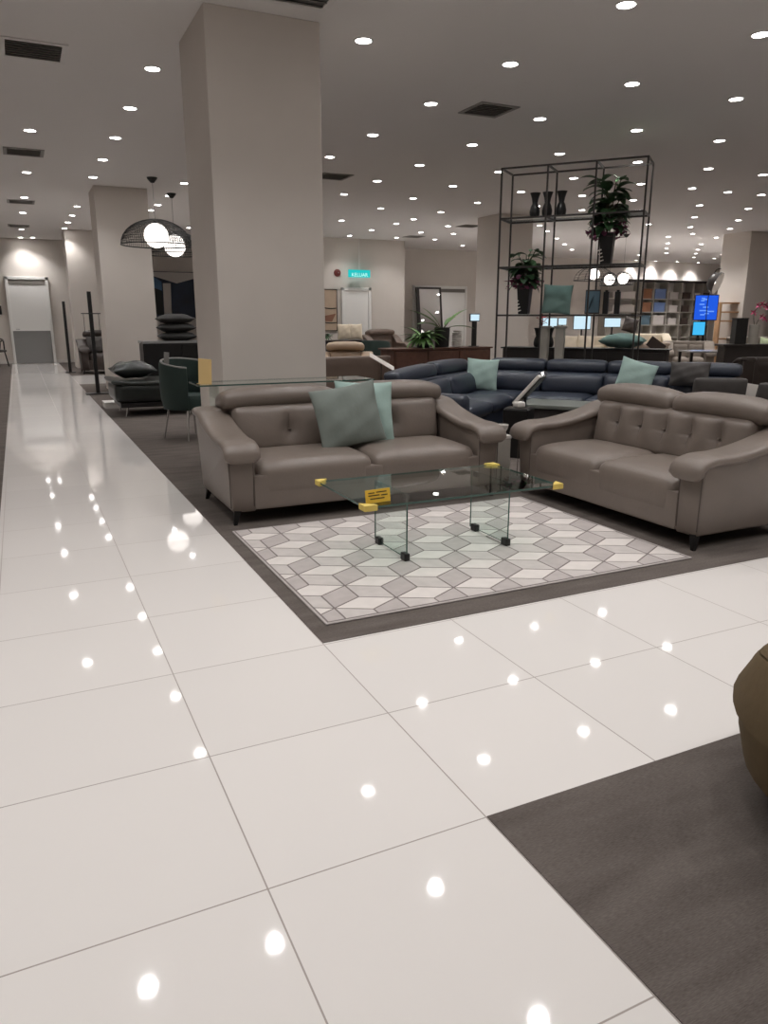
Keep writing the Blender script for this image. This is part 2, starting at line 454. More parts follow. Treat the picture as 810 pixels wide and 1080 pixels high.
def lamp_area(x, y, r=R):
    l = bpy.data.lights.new('downlight_lamp', 'AREA'); l.shape = 'DISK'; l.size = 2*r; l.energy = PI*PI*r*r*DISC; l.color = lin((255, 253, 252))
    o = bpy.data.objects.new('downlight_lamp', l); COL.objects.link(o); o.location = (x, y, CEIL-.006)
    beam(x, y, (r/R)**2)
for x, y in LIGHTS: beam(x, y, 3.2 if y > 24.8 and x > 5 else (4.5 if x > 19 else 2.5 if x > 12 else (1.6 if y > 24 else (1.3 if y > 16 else 1.05))))
for x, y in MIRRORED: lamp_area(x, y)
for x in (.4, 1.45, 2.98, 4.49, 5.98, 7.45):
    for y in (.45, 2.0) + ((3.55,) if x not in (2.98, 4.49) else ()): lamp_area(x, y)
for x, y in ((2.98,8.2),(2.98,9.75),(2.98,11.3),(2.98,12.85),(4.49,12.85),(4.49,14.45),(4.49,16),(4.49,18.3),(4.49,19.9)): lamp_area(x, y)
for x in (-1.6, -3.2, -4.8):  # unseen lamps beyond the aisle, added closely spaced to brighten its far floor
    for y in range(-4, 26, 2): lamp_area(x, y+.5)
for x in (9.5, 12.5, 15.5, 18.5, 21.5, 24.5, 28, 31.5):
    for y in (-2, 1, 4, 7, 10, 13, 16, 19, 22.5):
        if y < x*.72-1.5 and not (x < 10 and y > 4): lamp_area(x, y, R*1.5)

# ------------------------------------------------------------------ ceiling vents
def vent(x, y, s, label, n=7):
    t = thing('ceiling_vent', label, 'air vent', (x, y, CEIL))
    bm = B(); h = s/2
    for a in ((-h-.05, h+.05, -h-.05, -h), (-h-.05, h+.05, h, h+.05), (-h-.05, -h, -h, h), (h, h+.05, -h, h)): add_box(bm, *a, -.012, 0, .003, 1)
    obj('vent_frame', bm, 'vent' if s < .45 else 'trimw', t)
    obj('duct_opening', bx(-h, h, -h, h, -.003, 0), 'ventd', t)
    bm = B()
    for i in range(n):
        y0 = -h+s*(i+.5)/n
        add_box(bm, -h, h, -.012, .012, -.0015, .0015, mat=Matrix.Translation((0, y0, -.011))@Matrix.Rotation(.6, 4, 'X'))
    obj('louvres', bm, 'vent', t)
vent(.4, 8.18, .46, 'largest white framed square air vent, over the near end of the aisle')
vent(.36, 12.93, .44, 'square air vent over the aisle, one in from the largest vent')
vent(.35, 18.27, .42, 'narrow looking air vent far down the aisle ceiling')
vent(.32, 22.93, .42, 'air vent deepest over the aisle, closest to the end door')
vent(5.2, 8.1, .42, 'dark square air vent in the ceiling ahead of the steel shelf')
vent(5.14, 12.8, .44, 'dark air vent in the ceiling just beside the front column')
vent(11.0, 17.9, .42, 'small dark air vent beside the second column of the far row')
vent(10.93, 20.9, .42, 'faint air vent in the far ceiling before the exit wall')
vent(2.1, 5.88, .6, 'white air grille in the ceiling right in front of the front column')

# ------------------------------------------------------------------ sofas
def sofa(name, label, W, D, loc, rz, mat, dim=(1, 1), nseat=2, group=None, headrest=True, cat='sofa', seat_h=.43, arm_h=.58, back_h=.73, hr_h=.875, legs=True, cuts=9, aw=.23):
    t = thing(name, label, cat, loc, rz, group)
    hw = W/2; iw = W-2*aw
    # body: front panel and sides in one skin
    obj('base', softbox(B(), 0, D/2-.02, .2225, iw+.06, D-.052, .245, .012, cuts=cuts), mat, t, True)
    ns = nseat; sw = iw/ns
    for i in range(ns):
        cx = -iw/2+sw*(i+.5)
        def fs(q, n):
            if n.z > 0 and n.y < -.2: q.z -= .02*(-n.y-.2)**2
            return q
        obj('seat_cushion', softbox(B(), cx, .342, (seat_h+.17)/2, sw-.003, .68, seat_h-.17, .075, (0, .0, .018), cuts, fs), mat, t, True)
    for sgn in (-1, 1):
        xo = sgn*(hw-aw/2)
        pts = spline([(D-.03, back_h-.03), (D-.2, back_h-.045), (D-.36, back_h*.62+arm_h*.38-.04), (.42, arm_h+.005), (.24, arm_h-.018), (.10, arm_h-.02), (.025, arm_h-.034)], 5)
        path = [(p.x, p.y) for p in pts]
        # side panel under the roll, leaning in towards the floor
        bm = B()
        xs = [(-aw/2+.03, aw/2-.028), (-aw/2+.03, aw/2-.02)]
        poly = [(p[0], p[1]-.03) for p in path]+[(.012, arm_h-.10), (.014, .115), (.03, .09), (D-.05, .09), (D-.03, .115)]
        prism(bm, poly, xo-aw/2+.018, xo+aw/2-.018, .016)
        for v in bm.verts:
            k = max(0, (arm_h-.05-v.co.z)/(arm_h-.15)); v.co.x -= sgn*.03*k*(1 if sgn*(v.co.x-xo) > 0 else 0)
            if sgn*(v.co.x-xo) > 0: v.co.y += .05*k*(1 if v.co.y < .1 else 0)*.3
        arm = obj('arm', bm, mat, t, True, angle=55)
        curl = [(-.002, arm_h-.042), (-.028, arm_h-.066), (-.036, arm_h-.098), (-.026, arm_h-.122)]
        bm = B(); sweep_yz(bm, path+curl, aw+.022, .07, xo, 20, 3.2)
        obj('arm_pad', bm, mat, arm, True, angle=70)
        bm = B()
        for e in (-1, 1): add_tube(bm, [(xo+e*(aw/2-.03)-sgn*.0, .013, arm_h-.1), (xo+e*(aw/2-.034), .014, .13)], .004, 6)
        obj('seam', bm, 'seam', arm, True)
    # back: shell, cushions with pulled-in buttons, headrests
    def lean(q, n): q.y += (q.z-seat_h)*.16; return q
    obj('back_shell', softbox(B(), 0, D-.16, (back_h+.12)/2, W-.2, .17, back_h-.12, .04, cuts=cuts, f=None), mat, t, True)
    nb = len(dim); bw = iw/nb
    for i, nd in enumerate(dim):
        cx = -iw/2+bw*(i+.5)
        xs = [cx-bw/2+bw*(k+1)/(nd+1) for k in range(nd)]
        def fb(q, n, xs=xs, nd=nd):
            if n.y < 0:
                for x in xs:
                    dx, dz = q.x-x, q.z-(seat_h+(.13 if nd < 3 else .17))
                    wx = .065 if nd < 3 else .05
                    q.y += .05*math.exp(-(dx*dx)/(wx*wx)-(dz*dz)/(.008 if nd < 3 else .012)) + .02*math.exp(-(dx*dx)/.0007)*(1 if dz > -.02 else .2)*max(0, 1-n.z**4)
            return lean(q, n)
        bc = obj('back_cushion', softbox(B(), cx, .685, seat_h+.145, bw-.004, .19, .36, .06, (0, .03, .0), (33 if nd < 3 else 47) if cuts > 6 else 7, fb), mat, t, True)
        if cuts > 6:
            bm = B()
            for x in xs: add_lathe(bm, [(0, -.006), (.011, -.003), (.013, .004), (0, .006)], 10, (x, .612, seat_h+(.13 if nd < 3 else .17)))
            for v in bm.verts:
                v.co.y += (v.co.z-seat_h)*.16-.004*0
            obj('button', bm, mat, bc, True)
    if headrest:
        nh = 2 if nseat > 1 else 1; hwid = (iw+.14)/nh
        for i in range(nh):
            cx = -(iw+.14)/2+hwid*(i+.5)
            def fh(q, n):
                q.z -= .025*abs(n.x)**3
                if n.y > 0: q.z -= .03*n.y
                return q
            obj('headrest', softbox(B(), cx, D-.19, hr_h-.07, hwid-.006, .30, .135, .06, (0, .01, .02), cuts, fh), mat, t, True)
    if legs:
        for sx in (-1, 1):
            for y, dy in ((.06, -.03), (D-.12, .03)):
                bm = B(); x = sx*(hw-.09)
                top = [(x-.028, y-.02), (x+.028, y-.02), (x+.028, y+.03), (x-.028, y+.03)]
                bt = [(x+sx*.03-.012, y+dy-.01), (x+sx*.03+.012, y+dy-.01), (x+sx*.03+.012, y+dy+.012), (x+sx*.03-.012, y+dy+.012)]
                a = [bm.verts.new((px, py, .003)) for px, py in bt]; b_ = [bm.verts.new((px, py, .12)) for px, py in top]
                bm.faces.new(a[::-1]); bm.faces.new(b_)
                for k in range(4): bm.faces.new((a[k], a[(k+1) % 4], b_[(k+1) % 4], b_[k]))
                obj('leg', bm, 'blackm', t)
    return t
sofa('leather_sofa', 'taupe leather sofa with single button back cushions and sage pillow, before the column', 2.23, 1.0, (2.275, 4.93, 0), 0, 'leather', (1, 1))
sofa('leather_sofa', 'taupe leather sofa with row of tufts along its back, no pillows on it', 1.94, 1.0, (3.60, 4.08, 0), -PI/2, 'leather', (5,), 2)

# pillows on the first sofa
def pillow(label, w, t, loc, rot, mat, seed, group=None, h=None):
    o = obj('throw_pillow', pillow_bm(w, h or w, t, seed=seed), mat, None, True, loc, rot, angle=80)
    return tag(o, label, 'pillow', group)
pillow('big sage grey velvet pillow leaning on the taupe sofa', .56, .15, (2.235, 5.33, .665), (-.24, -.13, .06), 'greenp', 3, None, .48)
pillow('mint pillow mostly hidden behind the sage grey velvet pillow', .50, .13, (2.44, 5.475, .665), (-.24, .05, -.02), 'mint', 4)

# ------------------------------------------------------------------ rug
def rug():
    t = thing('area_rug', 'pale grey rug with tumbling block pattern under the glass table', 'rug', (0, 0, 0))
    x0, x1, y0, y1 = 1.155, 3.50, 3.055, 4.80
    obj('backing', bx(x0, x1, y0, y1, .0035, .012, .003, 1), 'rugC', t)
    hx, a = .17, .184
    def clip(poly):
        for ax, lim, sg in ((0, x0+.02, 1), (0, x1-.02, -1), (1, y0+.02, 1), (1, y1-.02, -1)):
            out = []
            for i in range(len(poly)):
                p, q = poly[i], poly[(i+1) % len(poly)]
                ip, iq = sg*(p[ax]-lim) >= 0, sg*(q[ax]-lim) >= 0
                if ip: out.append(p)
                if ip != iq:
                    k = (lim-p[ax])/(q[ax]-p[ax]); out.append((p[0]+(q[0]-p[0])*k, p[1]+(q[1]-p[1])*k))
            poly = out
            if len(poly) < 3: return None
        return poly
    bm = B(); fr = bx(x0+.012, x1-.012, y0+.012, y1-.012, .0118, .0126); obj('line_pattern', fr, 'rugL', t)
    for j in range(-8, 8):
        for i in range(-3, 12):
            cx = 1.262+i*2*hx+(hx if j % 2 else 0); cy = 4.597-.5*a+j*1.5*a
            for mi, quad in enumerate((((0, 0), (hx, a/2), (0, a), (-hx, a/2)), ((0, 0), (-hx, a/2), (-hx, -a/2), (0, -a)), ((0, 0), (0, -a), (hx, -a/2), (hx, a/2)))):
                mx = sum(p[0] for p in quad)/4; my = sum(p[1] for p in quad)/4
                pl = clip([(cx+mx+(p[0]-mx)*.945, cy+my+(p[1]-my)*.94) for p in quad])
                if not pl: continue
                f = bm.faces.new([bm.verts.new((p[0], p[1], .0138)) for p in pl]); f.material_index = mi
    g = bmesh.ops.extrude_face_region(bm, geom=bm.faces[:])
    for v in g['geom']:
        if isinstance(v, bmesh.types.BMVert): v.co.z -= .0012
    obj('pile', bm, ['rugA', 'rugB', 'rugC'], t)
rug()

# ------------------------------------------------------------------ glass coffee table
def coffee_table():
    x0, x1, y0, y1, z = 1.56, 2.84, 3.50, 4.225, .43
    t = thing('coffee_table', 'clear glass coffee table with yellow corner guards on the patterned rug', 'table', (2.2, 3.86, 0))
    P = lambda *a, **k: add_box(B(), *a, **k)
    L = lambda bm: [setattr(v, 'co', v.co-Vector((2.2, 3.86, 0))) for v in bm.verts] and bm
    bm = P(x0, x1, y0, y1, z-.012, z)
    for f in bm.faces:
        if abs(f.normal.z) < .5: f.material_index = 1
    obj('tabletop', L(bm), ['glass', 'gedge'], t)
    for cx in (1.92, 2.63):
        bm = P(cx-.005, cx+.005, 3.72, 4.16, .03, z-.014)
        for f in bm.faces:
            if abs(f.normal.x) < .5: f.material_index = 1
        leg = obj('glass_leg', L(bm), ['glass', 'gedge'], t)
        for y in (3.74, 4.10):
            obj('foot_clamp', L(P(cx-.018, cx+.018, y-.03, y+.03, .0142, .06, .006)), 'black', leg)
            obj('top_clamp', L(P(cx-.014, cx+.014, y-.024, y+.024, z-.045, z-.0122, .004)), 'frame', leg)
    for cx, sx in ((x0, 1), (x1, -1)):
        for cy, sy in ((y0, 1), (y1, -1)):
            bm = B()
            poly = [(cx-sx*.012, cy-sy*.012), (cx+sx*.065, cy-sy*.012), (cx+sx*.03, cy+sy*.03), (cx-sx*.012, cy+sy*.065)]
            if sx*sy < 0: poly = poly[::-1]
            prism(bm, poly, z-.024, z+.01, .004, 'z')
            obj('corner_guard', L(bm), 'foam', t)
coffee_table()
t = thing('price_card', 'yellow price card standing on the front corner of the glass table', 'price card', (1.664, 3.565, .4305), .1)
bm = bx(-.078, .078, -.0015, .0015, 0, .073, .001, 1, mat=Matrix.Rotation(-.12, 4, 'X')); obj('card', bm, 'yellow', t)
bm = B()
for x0, x1, z in ((-.06, -.02, .052), (-.01, .055, .054), (-.06, .01, .038), (.02, .06, .036), (-.05, .04, .02)):
    add_box(bm, x0, x1, -.0022, -.0014, z, z+.006, mat=Matrix.Rotation(-.12, 4, 'X'))
obj('print_lines', bm, 'ink', t)
bm = B(); add_box(bm, -.05, .05, 0, .04, 0, .002); obj('card_foot', bm, 'yellow', t)

# glass console behind the sofa, with a kraft price card
t = thing('console_table', 'narrow clear glass console with green edge between column and taupe sofa', 'table', (2.0, 6.18, 0))
bm = bx(-.76, .76, -.2, .2, .872, .884)
for f in bm.faces:
    if abs(f.normal.z) < .5: f.material_index = 1
obj('tabletop', bm, ['glass', 'gedge'], t)
for sx in (-.6, .6):
    obj('glass_leg', bx(sx-.005, sx+.005, -.16, .16, .0035, .8715), 'glass', t)
obj('lower_shelf', bx(-.594, .594, -.14, .14, .3, .308), 'glass', t)
t = thing('price_card', 'kraft coloured price card standing on glass console against the column', 'price card', (1.315, 6.10, .8845), .15)
bm = bx(-.055, .055, -.0015, .0015, 0, .2, .001, 1, mat=Matrix.Rotation(-.2, 4, 'X')@Matrix.Rotation(.12, 4, 'Y')); obj('card', bm, 'tan', t)
obj('card_foot', bx(-.05, .05, -.005, .06, 0, .003), 'tan', t)

# ------------------------------------------------------------------ plinth between the two sofas
t = thing('plinth', 'slim grey plinth with white top between the two taupe sofas', 'plinth', (3.64, 5.32, 0))
obj('post', bx(-.065, .065, -.065, .065, .003, .40, .004, 1), 'palepot', t); obj('cap', bx(-.07, .07, -.07, .07, .40, .43, .004, 1), 'white', t)
o = obj('glass_bowl', lathe([(0, 0), (.03, 0), (.034, .012), (.055, .05), (.062, .085), (.058, .085), (.05, .05), (.028, .018), (0, .016)], 20), 'white', None, True, (3.645, 5.32, .4305))
tag(o, 'small white bowl on the grey plinth between the taupe sofas', 'bowl')

# ------------------------------------------------------------------ navy sectional
NA = math.atan2(-.789, .614)
def sectional():
    t = thing('sectional_sofa', 'long navy leather corner sofa behind the two taupe sofas', 'sofa', (5.77, 9.29, 0), NA)
    L, Wg, D = 3.55, 2.75, 1.0
    obj('base', softbox(B(), L/2, -D/2+.02, .21, L-.04, D-.1, .22, .04), 'navy', t, True)
    obj('base', softbox(B(), D/2-.02, -Wg/2, .212, D-.1, Wg-.06, .22, .04), 'navy', t, True)
    for k in range(3):
        w = (L-D)/3; x = D+w*(k+.5)
        obj('seat_cushion', softbox(B(), x, -D/2-.13, .37, w-.006, .72, .15, .06, (0, .01, .02)), 'navy', t, True)
    obj('seat_cushion', softbox(B(), .64, -.62, .37, .70, .76, .15, .06, (0, .01, .02)), 'navy', t, True)
    for k in range(2):
        w = (Wg-D-.25)/2; y = -D-w*(k+.5)
        obj('seat_cushion', softbox(B(), D/2+.12, y, .37, .72, w-.006, .15, .06, (.01, 0, .02)), 'navy', t, True)
    obj('back_shell', softbox(B(), L/2, -.12, .4, L-.06, .18, .6, .05), 'navy', t, True)
    obj('back_shell', softbox(B(), .12, -Wg/2, .4, .18, Wg-.3, .6, .05), 'navy', t, True)
    for k in range(4):
        w = (L-.34)/4; x = .34+w*(k+.5)
        def f(q, n): q.y += (q.z-.4)*.22; return q
        obj('back_cushion', softbox(B(), x, -.30, .56, w-.006, .16, .26, .06, (0, .03, 0), f=f), 'navy', t, True)
        obj('headrest', softbox(B(), x, -.12, .775, w-.006, .22, .155, .06, (0, .01, .01), f=f), 'navy', t, True)
    for k in range(2):
        w = (Wg-.5)/2; y = -.36-w*(k+.5)
        def f(q, n): q.x -= (q.z-.4)*.22; q.z -= .05*max(0, -q.y-1.4)/1.2; return q
        obj('back_cushion', softbox(B(), .30, y, .56, .16, w-.006, .26, .06, (.03, 0, 0), f=f), 'navy', t, True)
        obj('headrest', softbox(B(), .12, y, .775, .22, w-.006, .155, .06, (.01, 0, .01), f=f), 'navy', t, True)
    obj('arm', softbox(B(), D/2, -Wg+.1, .35, D-.04, .22, .5, .07), 'navy', t, True)
    obj('arm', softbox(B(), L-.1, -D/2, .35, .22, D-.04, .5, .07), 'navy', t, True)
    for x, y in ((.1, -.1), (L-.1, -.1), (L-.1, -D+.1), (.12, -Wg+.14), (D-.12, -Wg+.14), (D, -D+.1)):
        obj('leg', lathe([(0, .003), (.018, .003), (.03, .12), (0, .12)], 12, c=(x, y, 0)), 'blackm', t)
sectional()
def nloc(x, y, z):
    c, s = math.cos(NA), math.sin(NA); return (5.77+c*x-s*y, 9.29+s*x+c*y, z)
pillow('mint square pillow in the inner corner of the navy sofa', .42, .14, nloc(.42, -.62, .665), (-.25, .06, NA+.35), 'mint', 11)
pillow('mint square pillow tilted on its corner near the far end of the navy sofa', .45, .14, nloc(2.37, -.5, .67), (-.22, .28, NA+.3), 'mint', 12)

# low table and price stand in front of the navy sofa
t = thing('low_table', 'low black table with sage grey top before the navy sofa', 'table', (5.62, 6.72, 0), NA)
obj('tabletop', bx(-.62, .62, -.32, .32, .415, .46, .008), 'sage_top', t); obj('base', bx(-.52, .52, -.26, .26, .003, .414, .01), 'black', t)
obj('base_panel', bx(-.6, -.05, -.275, -.265, .02, .40, .003), 'dgrey', t)
t = thing('display_box', 'small black display box at the end of the low table', 'box', (4.56, 6.35, 0), NA)
obj('body', bx(-.13, .13, -.13, .13, .003, .50, .01), 'black', t); obj('top_plate', bx(-.12, .12, -.12, .12, .5, .506), 'frame', t)
t = thing('price_stand', 'slanted clear price stand leaning over the low black table', 'price stand', (4.83, 6.62, .0035), NA)
obj('stand_base', bx(-.12, .12, -.09, .09, 0, .02, .004), 'black', t)
obj('post', tube([(0, 0, .02), (0, 0, .60)], .014), 'black', t)
bm = B(); add_box(bm, -.02, .02, -.11, .11, -.2, .2, .006, mat=Matrix.Translation((.05, -.06, .66))@Matrix.Rotation(.72, 4, 'Y')); obj('sign_panel', bm, 'paper', t)
bm = B(); add_box(bm, -.025, .025, -.115, .115, .2, .235, .006, mat=Matrix.Translation((.05, -.06, .66))@Matrix.Rotation(.72, 4, 'Y')); obj('panel_end', bm, 'acrylic', t)
bm = B(); add_box(bm, .022, .03, -.11, .11, -.1, .2, mat=Matrix.Translation((.05, -.06, .66))@Matrix.Rotation(.72, 4, 'Y')); obj('panel_back', bm, 'black', t)
o = obj('tissue_box', softbox(B(), 0, 0, .03, .1, .1, .06, .02), 'white', None, True, (4.56, 6.35, .5065)); tag(o, 'small white box on top of the black display box', 'box')

# ------------------------------------------------------------------ open steel shelf
SA = math.atan2(-.775, .632)
def sloc(x, y, z):
    c, s = math.cos(SA), math.sin(SA); return (6.108+c*x-s*y, 9.16+s*x+c*y, z)
LV = [.15, .79, 1.43, 2.07, 2.705]; SW, SD = 1.9, .55
t = thing('display_shelf', 'tall open black steel shelf with glass levels behind the navy sofa', 'shelf', sloc(0, 0, 0), SA)
b = .011
for k in range(4):
    for y in (b, SD-b):
        x = b+(SW-2*b)*k/3; obj('post', bx(x-b, x+b, y-b, y+b, .003, 3.35), 'frame', t)
for z in LV+[3.339]:
    bm = B()
    for y in (b, SD-b): add_box(bm, 0, SW, y-b, y+b, z-b, z+b)
    for k in range(4):
        x = b+(SW-2*b)*k/3; add_box(bm, x-b, x+b, b, SD-b, z-b, z+b)
    o = obj('level_frame', bm, 'frame', t)
    if z < 3: obj('glass_pane', bx(.02, SW-.02, .02, SD-.02, z+b, z+b+.006), 'shelfglass', o)
ZP = b+.0065
def flare_vase(label, x, y, z, group, h=.31, cat='vase'):
    t = thing('vase', label, cat, sloc(x, y, z+ZP), SA, group)
    s = h/.31
    obj('body', lathe([(0, 0), (.045*s, 0), (.066*s, .03*s), (.07*s, .08*s), (.055*s, .14*s), (.036*s, .18*s), (.045*s, .24*s), (.068*s, .31*s), (.062*s, .31*s), (.038*s, .24*s), (.03*s, .19*s), (.03*s, .16*s), (0, .15*s)], 20), 'black', t, True)
    obj('rim', lathe([(.062*s, .306*s), (.071*s, .306*s), (.071*s, .314*s), (.062*s, .314*s), (.062*s, .306*s)], 20), 'blackm', t, True)
    return t
for x, w in ((.43, 'first'), (.60, 'middle'), (.79, 'last')):
    flare_vase('%s of three black flared vases on the highest glass level' % w, x, .22, LV[4], 'black vases on the highest glass level')
def shelf_plant(label, x, y, z, ph, pw, fh, spread, seed, tags=True):
    rnd = random.Random(seed)
    t = thing('potted_plant', label, 'plant', sloc(x, y, z+ZP), SA)
    p = obj('pot', lathe([(0, 0), (pw*.36, 0), (pw*.5, ph), (pw*.44, ph), (pw*.4, ph-.04), (0, ph-.04)], 4, a0=PI/4, a1=PI/4+2*PI), 'black', t)
    if tags:
        bm = B()
        for k in range(4): add_box(bm, -pw*.2, pw*.0, -pw*.30, -pw*.29, ph*.12+k*.035, ph*.12+k*.035+.014, mat=Matrix.Translation((0, -.035-.006*k, .01*k))@Matrix.Rotation(-.3, 4, 'Y'))
        obj('pot_stripes', bm, 'paper', p)
    bs, bl, bf = B(), B(), B()
    for k in range(13):
        a = rnd.uniform(0, 2*PI); r = rnd.uniform(.2, 1)*spread*.6; h = ph+fh*rnd.uniform(.35, 1)
        e = (r*math.cos(a), r*math.sin(a)*.6, h)
        pts = spline([(0.02*math.cos(a), .02*math.sin(a), ph-.04), (e[0]*.35, e[1]*.35, ph+(h-ph)*.6), e], 4)
        add_tube(bs, pts, .006, 5)
        for q in range(4):
            pt = pts[max(2, len(pts)-1-q*2)]; aa = a+rnd.uniform(-1.6, 1.6)
            leaf(bl, pt, (math.cos(aa), math.sin(aa)*.7, rnd.uniform(.1, .7)), rnd.uniform(.17, .28)*spread/.28, rnd.uniform(.11, .16)*spread/.28, rnd.uniform(.6, 1.5))
    for k in range(90):
        a = rnd.uniform(0, 2*PI); r = spread*(.35+.55*rnd.random())
        leaf(bf, (r*math.cos(a), r*math.sin(a)*.7, ph+.02+rnd.uniform(-.09, .1)), (rnd.uniform(-1, 1), rnd.uniform(-1, 1), rnd.uniform(-.3, .8)), .085, .075, .5, 3)
    for k in range(34):
        a = rnd.uniform(0, 2*PI); leaf(bl, (.05*math.cos(a), .05*math.sin(a), ph+fh*rnd.uniform(.05, .7)), (math.cos(a), math.sin(a)*.7, rnd.uniform(0, .6)), .24*spread/.28, .13*spread/.28, rnd.uniform(.8, 1.8))
    obj('stems', bs, 'stem', t); obj('leaves', bl, 'leafd' if tags == 2 else 'leaf', t, True); obj('flowers', bf, 'flower', t, True)
shelf_plant('tall leafy plant with plum flowers in black pot, upper part of the steel shelf', 1.42, .27, LV[3], .40, .26, .74, .30, 5)
shelf_plant('leafy plant with plum flowers in black pot beside the teal pillow on steel shelf', .33, .27, LV[2], .40, .26, .46, .26, 9)
pillow('teal square pillow standing on the glass level of the steel shelf', .40, .13, sloc(.80, .24, LV[2]+ZP+.195), (-.12, .05, SA+.1), 'teal', 21)
t = thing('picture_frame', 'small grey blue picture standing on the steel shelf', 'picture', sloc(1.27, .32, LV[2]+ZP), SA)
obj('print', bx(-.09, .09, -.012, -.008, .02, .30), 'box_tl', t); obj('frame', bx(-.1, .1, -.008, .012, 0, .32, .004), 'dgrey', t)
bm = B(); leaf(bm, (-.04, -.014, .06), (.3, 0, 1), .2, .06, 0); leaf(bm, (.03, -.014, .05), (-.2, 0, 1), .16, .05, 0); obj('leaf_print', bm, 'leafd', t)
for x, w in ((1.46, 'nearer the picture'), (1.61, 'nearer the shelf end')):
    t = thing('square_vase', 'tall square black vase on the steel shelf, %s' % w, 'vase', sloc(x, .25, LV[2]+ZP), SA, 'square black vases on the steel shelf')
    obj('body', bx(-.035, .035, -.035, .035, 0, .29, .004), 'black', t); obj('neck', lathe([(.02, .29), (.02, .31), (.014, .31), (.014, .292), (0, .292)], 12), 'blackm', t)
for x, w in ((.66, 'nearer the red flowers'), (.88, 'farther from the red flowers')):
    t = thing('tall_vase', 'tall pale stone vase low on the steel shelf, %s' % w, 'vase', sloc(x, .2, LV[1]+ZP), SA, 'pale vases low on the shelf')
    obj('body', lathe([(0, 0), (.075, 0), (.085, .3), (.08, .44), (.072, .44), (.075, .3), (0, .05)], 4, a0=PI/4, a1=PI/4+2*PI), 'palepot', t)
    obj('rim', lathe([(.07, .44), (.105, .475), (.10, .48), (.066, .445), (.07, .44)], 16), 'white', t, True)
# dark sideboard behind the shelf
t = thing('sideboard', 'dark low sideboard standing behind the open steel shelf', 'cabinet', sloc(1.0, .95, 0), SA)
obj('carcass', bx(-1.1, 1.25, -.2, .2, .08, .95, .006), 'dark', t); obj('worktop', bx(-1.13, 1.28, -.22, .22, .95, .97, .004), 'black', t)
for k in range(3): obj('door', bx(-1.08+.78*k, -1.08+.78*k+.74, -.212, -.2, .12, .92, .003), 'dark', t)
for x, w in ((-.62, 'with the red blossom'), (-.44, 'without a blossom')):
    s = flare_vase('black flared vase %s on the dark sideboard' % w, 1+x, .95, .9592-b+.0005, 'black vases on the dark sideboard', .28)
    if 'with the' in w:
        bm = B(); rn = random.Random(2); add_tube(bm, [(.02, 0, .2), (.06, 0, .4)], .005, 5); obj('stem', bm, 'stem', s)
        bm = B()
        for k in range(24): leaf(bm, (.05+rn.uniform(-.04, .04), rn.uniform(-.04, .04), .26+rn.uniform(0, .18)), (rn.uniform(-1, 1), rn.uniform(-1, 1), rn.uniform(-.2, 1)), .08, .05, .4, 3)
        obj('blossom', bm, 'red', s, True)
o = obj('throw_pillow', pillow_bm(.62, .5, .2, seed=8), 'teal', None, True, sloc(1.62, .95, 1.078), (PI/2, 0, SA), 80); tag(o, 'teal pillow lying flat on the dark sideboard', 'pillow')

# ------------------------------------------------------------------ big mesh pendants
def pendant(label, x, y, zg, r, gr, group, drop=True, nm=26):
    t = thing('pendant_lamp', label, 'pendant lamp', (x, y, CEIL), 0, group)
    zg -= CEIL
    obj('canopy', lathe([(0, 0), (.09, 0), (.085, -.02), (.03, -.085), (0, -.09)], 20), 'black', t, True)
    obj('cord', tube([(0, 0, -.08), (0, 0, zg+gr)], .003, 6), 'black', t)
    bm = B(); zb = zg-.16; top = zg+gr+.06; H = top-zb
    for k in range(nm):
        a = 2*PI*k/nm
        add_tube(bm, [(r*math.cos(a)*math.cos(q*PI/16), r*math.sin(a)*math.cos(q*PI/16), zb+H*math.sin(q*PI/16)) for q in range(9)], .0042, 4, False)
    for q in [.5*w for w in range(1, 16)] if nm > 40 else range(1, 8):
        rr, z = r*math.cos(q*PI/16), zb+H*math.sin(q*PI/16)
        add_tube(bm, [(rr*math.cos(a*PI/16), rr*math.sin(a*PI/16), z) for a in range(33)], .0036, 4, False)
    o = obj('wire_dome', bm, 'mesh', t)
    bm = B(); add_tube(bm, [(r*math.cos(a*PI/20), r*math.sin(a*PI/20), zb) for a in range(41)], .011, 6, False)
    obj('dome_rim', bm, 'mesh', o)
    g = obj('globe', lathe([(gr*math.cos(-PI/2+PI*k/16) if 0 < k < 16 else 0, zg+gr*math.sin(-PI/2+PI*k/16)) for k in range(17)], 28), 'globe', t, True)
    obj('globe_cap', lathe([(0, gr+.03+zg), (.03, gr+.03+zg), (.04, gr-.01+zg), (0, gr-.01+zg)], 14), 'black', t, True)
pendant('black wire dome pendant lamp with white globe hanging nearest the aisle', 2.37, 14.25, 2.79, .60, .205, 'wire dome pendants by the columns', nm=84)
pendant('black wire dome pendant lamp partly hidden behind the front column', 2.98, 15.85, 2.77, .62, .205, 'wire dome pendants by the columns', nm=84)
for x, y, z, w, r in ((14.6, 17.1, 2.56, 'with its dark dome clearest, farthest from the shelves', .55), (15.6, 17.6, 2.46, 'in the middle of the far three', .26), (16.2, 17.7, 2.5, 'closest to the far display shelves', .30)):
    pendant('small far pendant lamp with glowing globe, %s' % w, x, y, z, r, .15, 'far pendant lamps', nm=14)

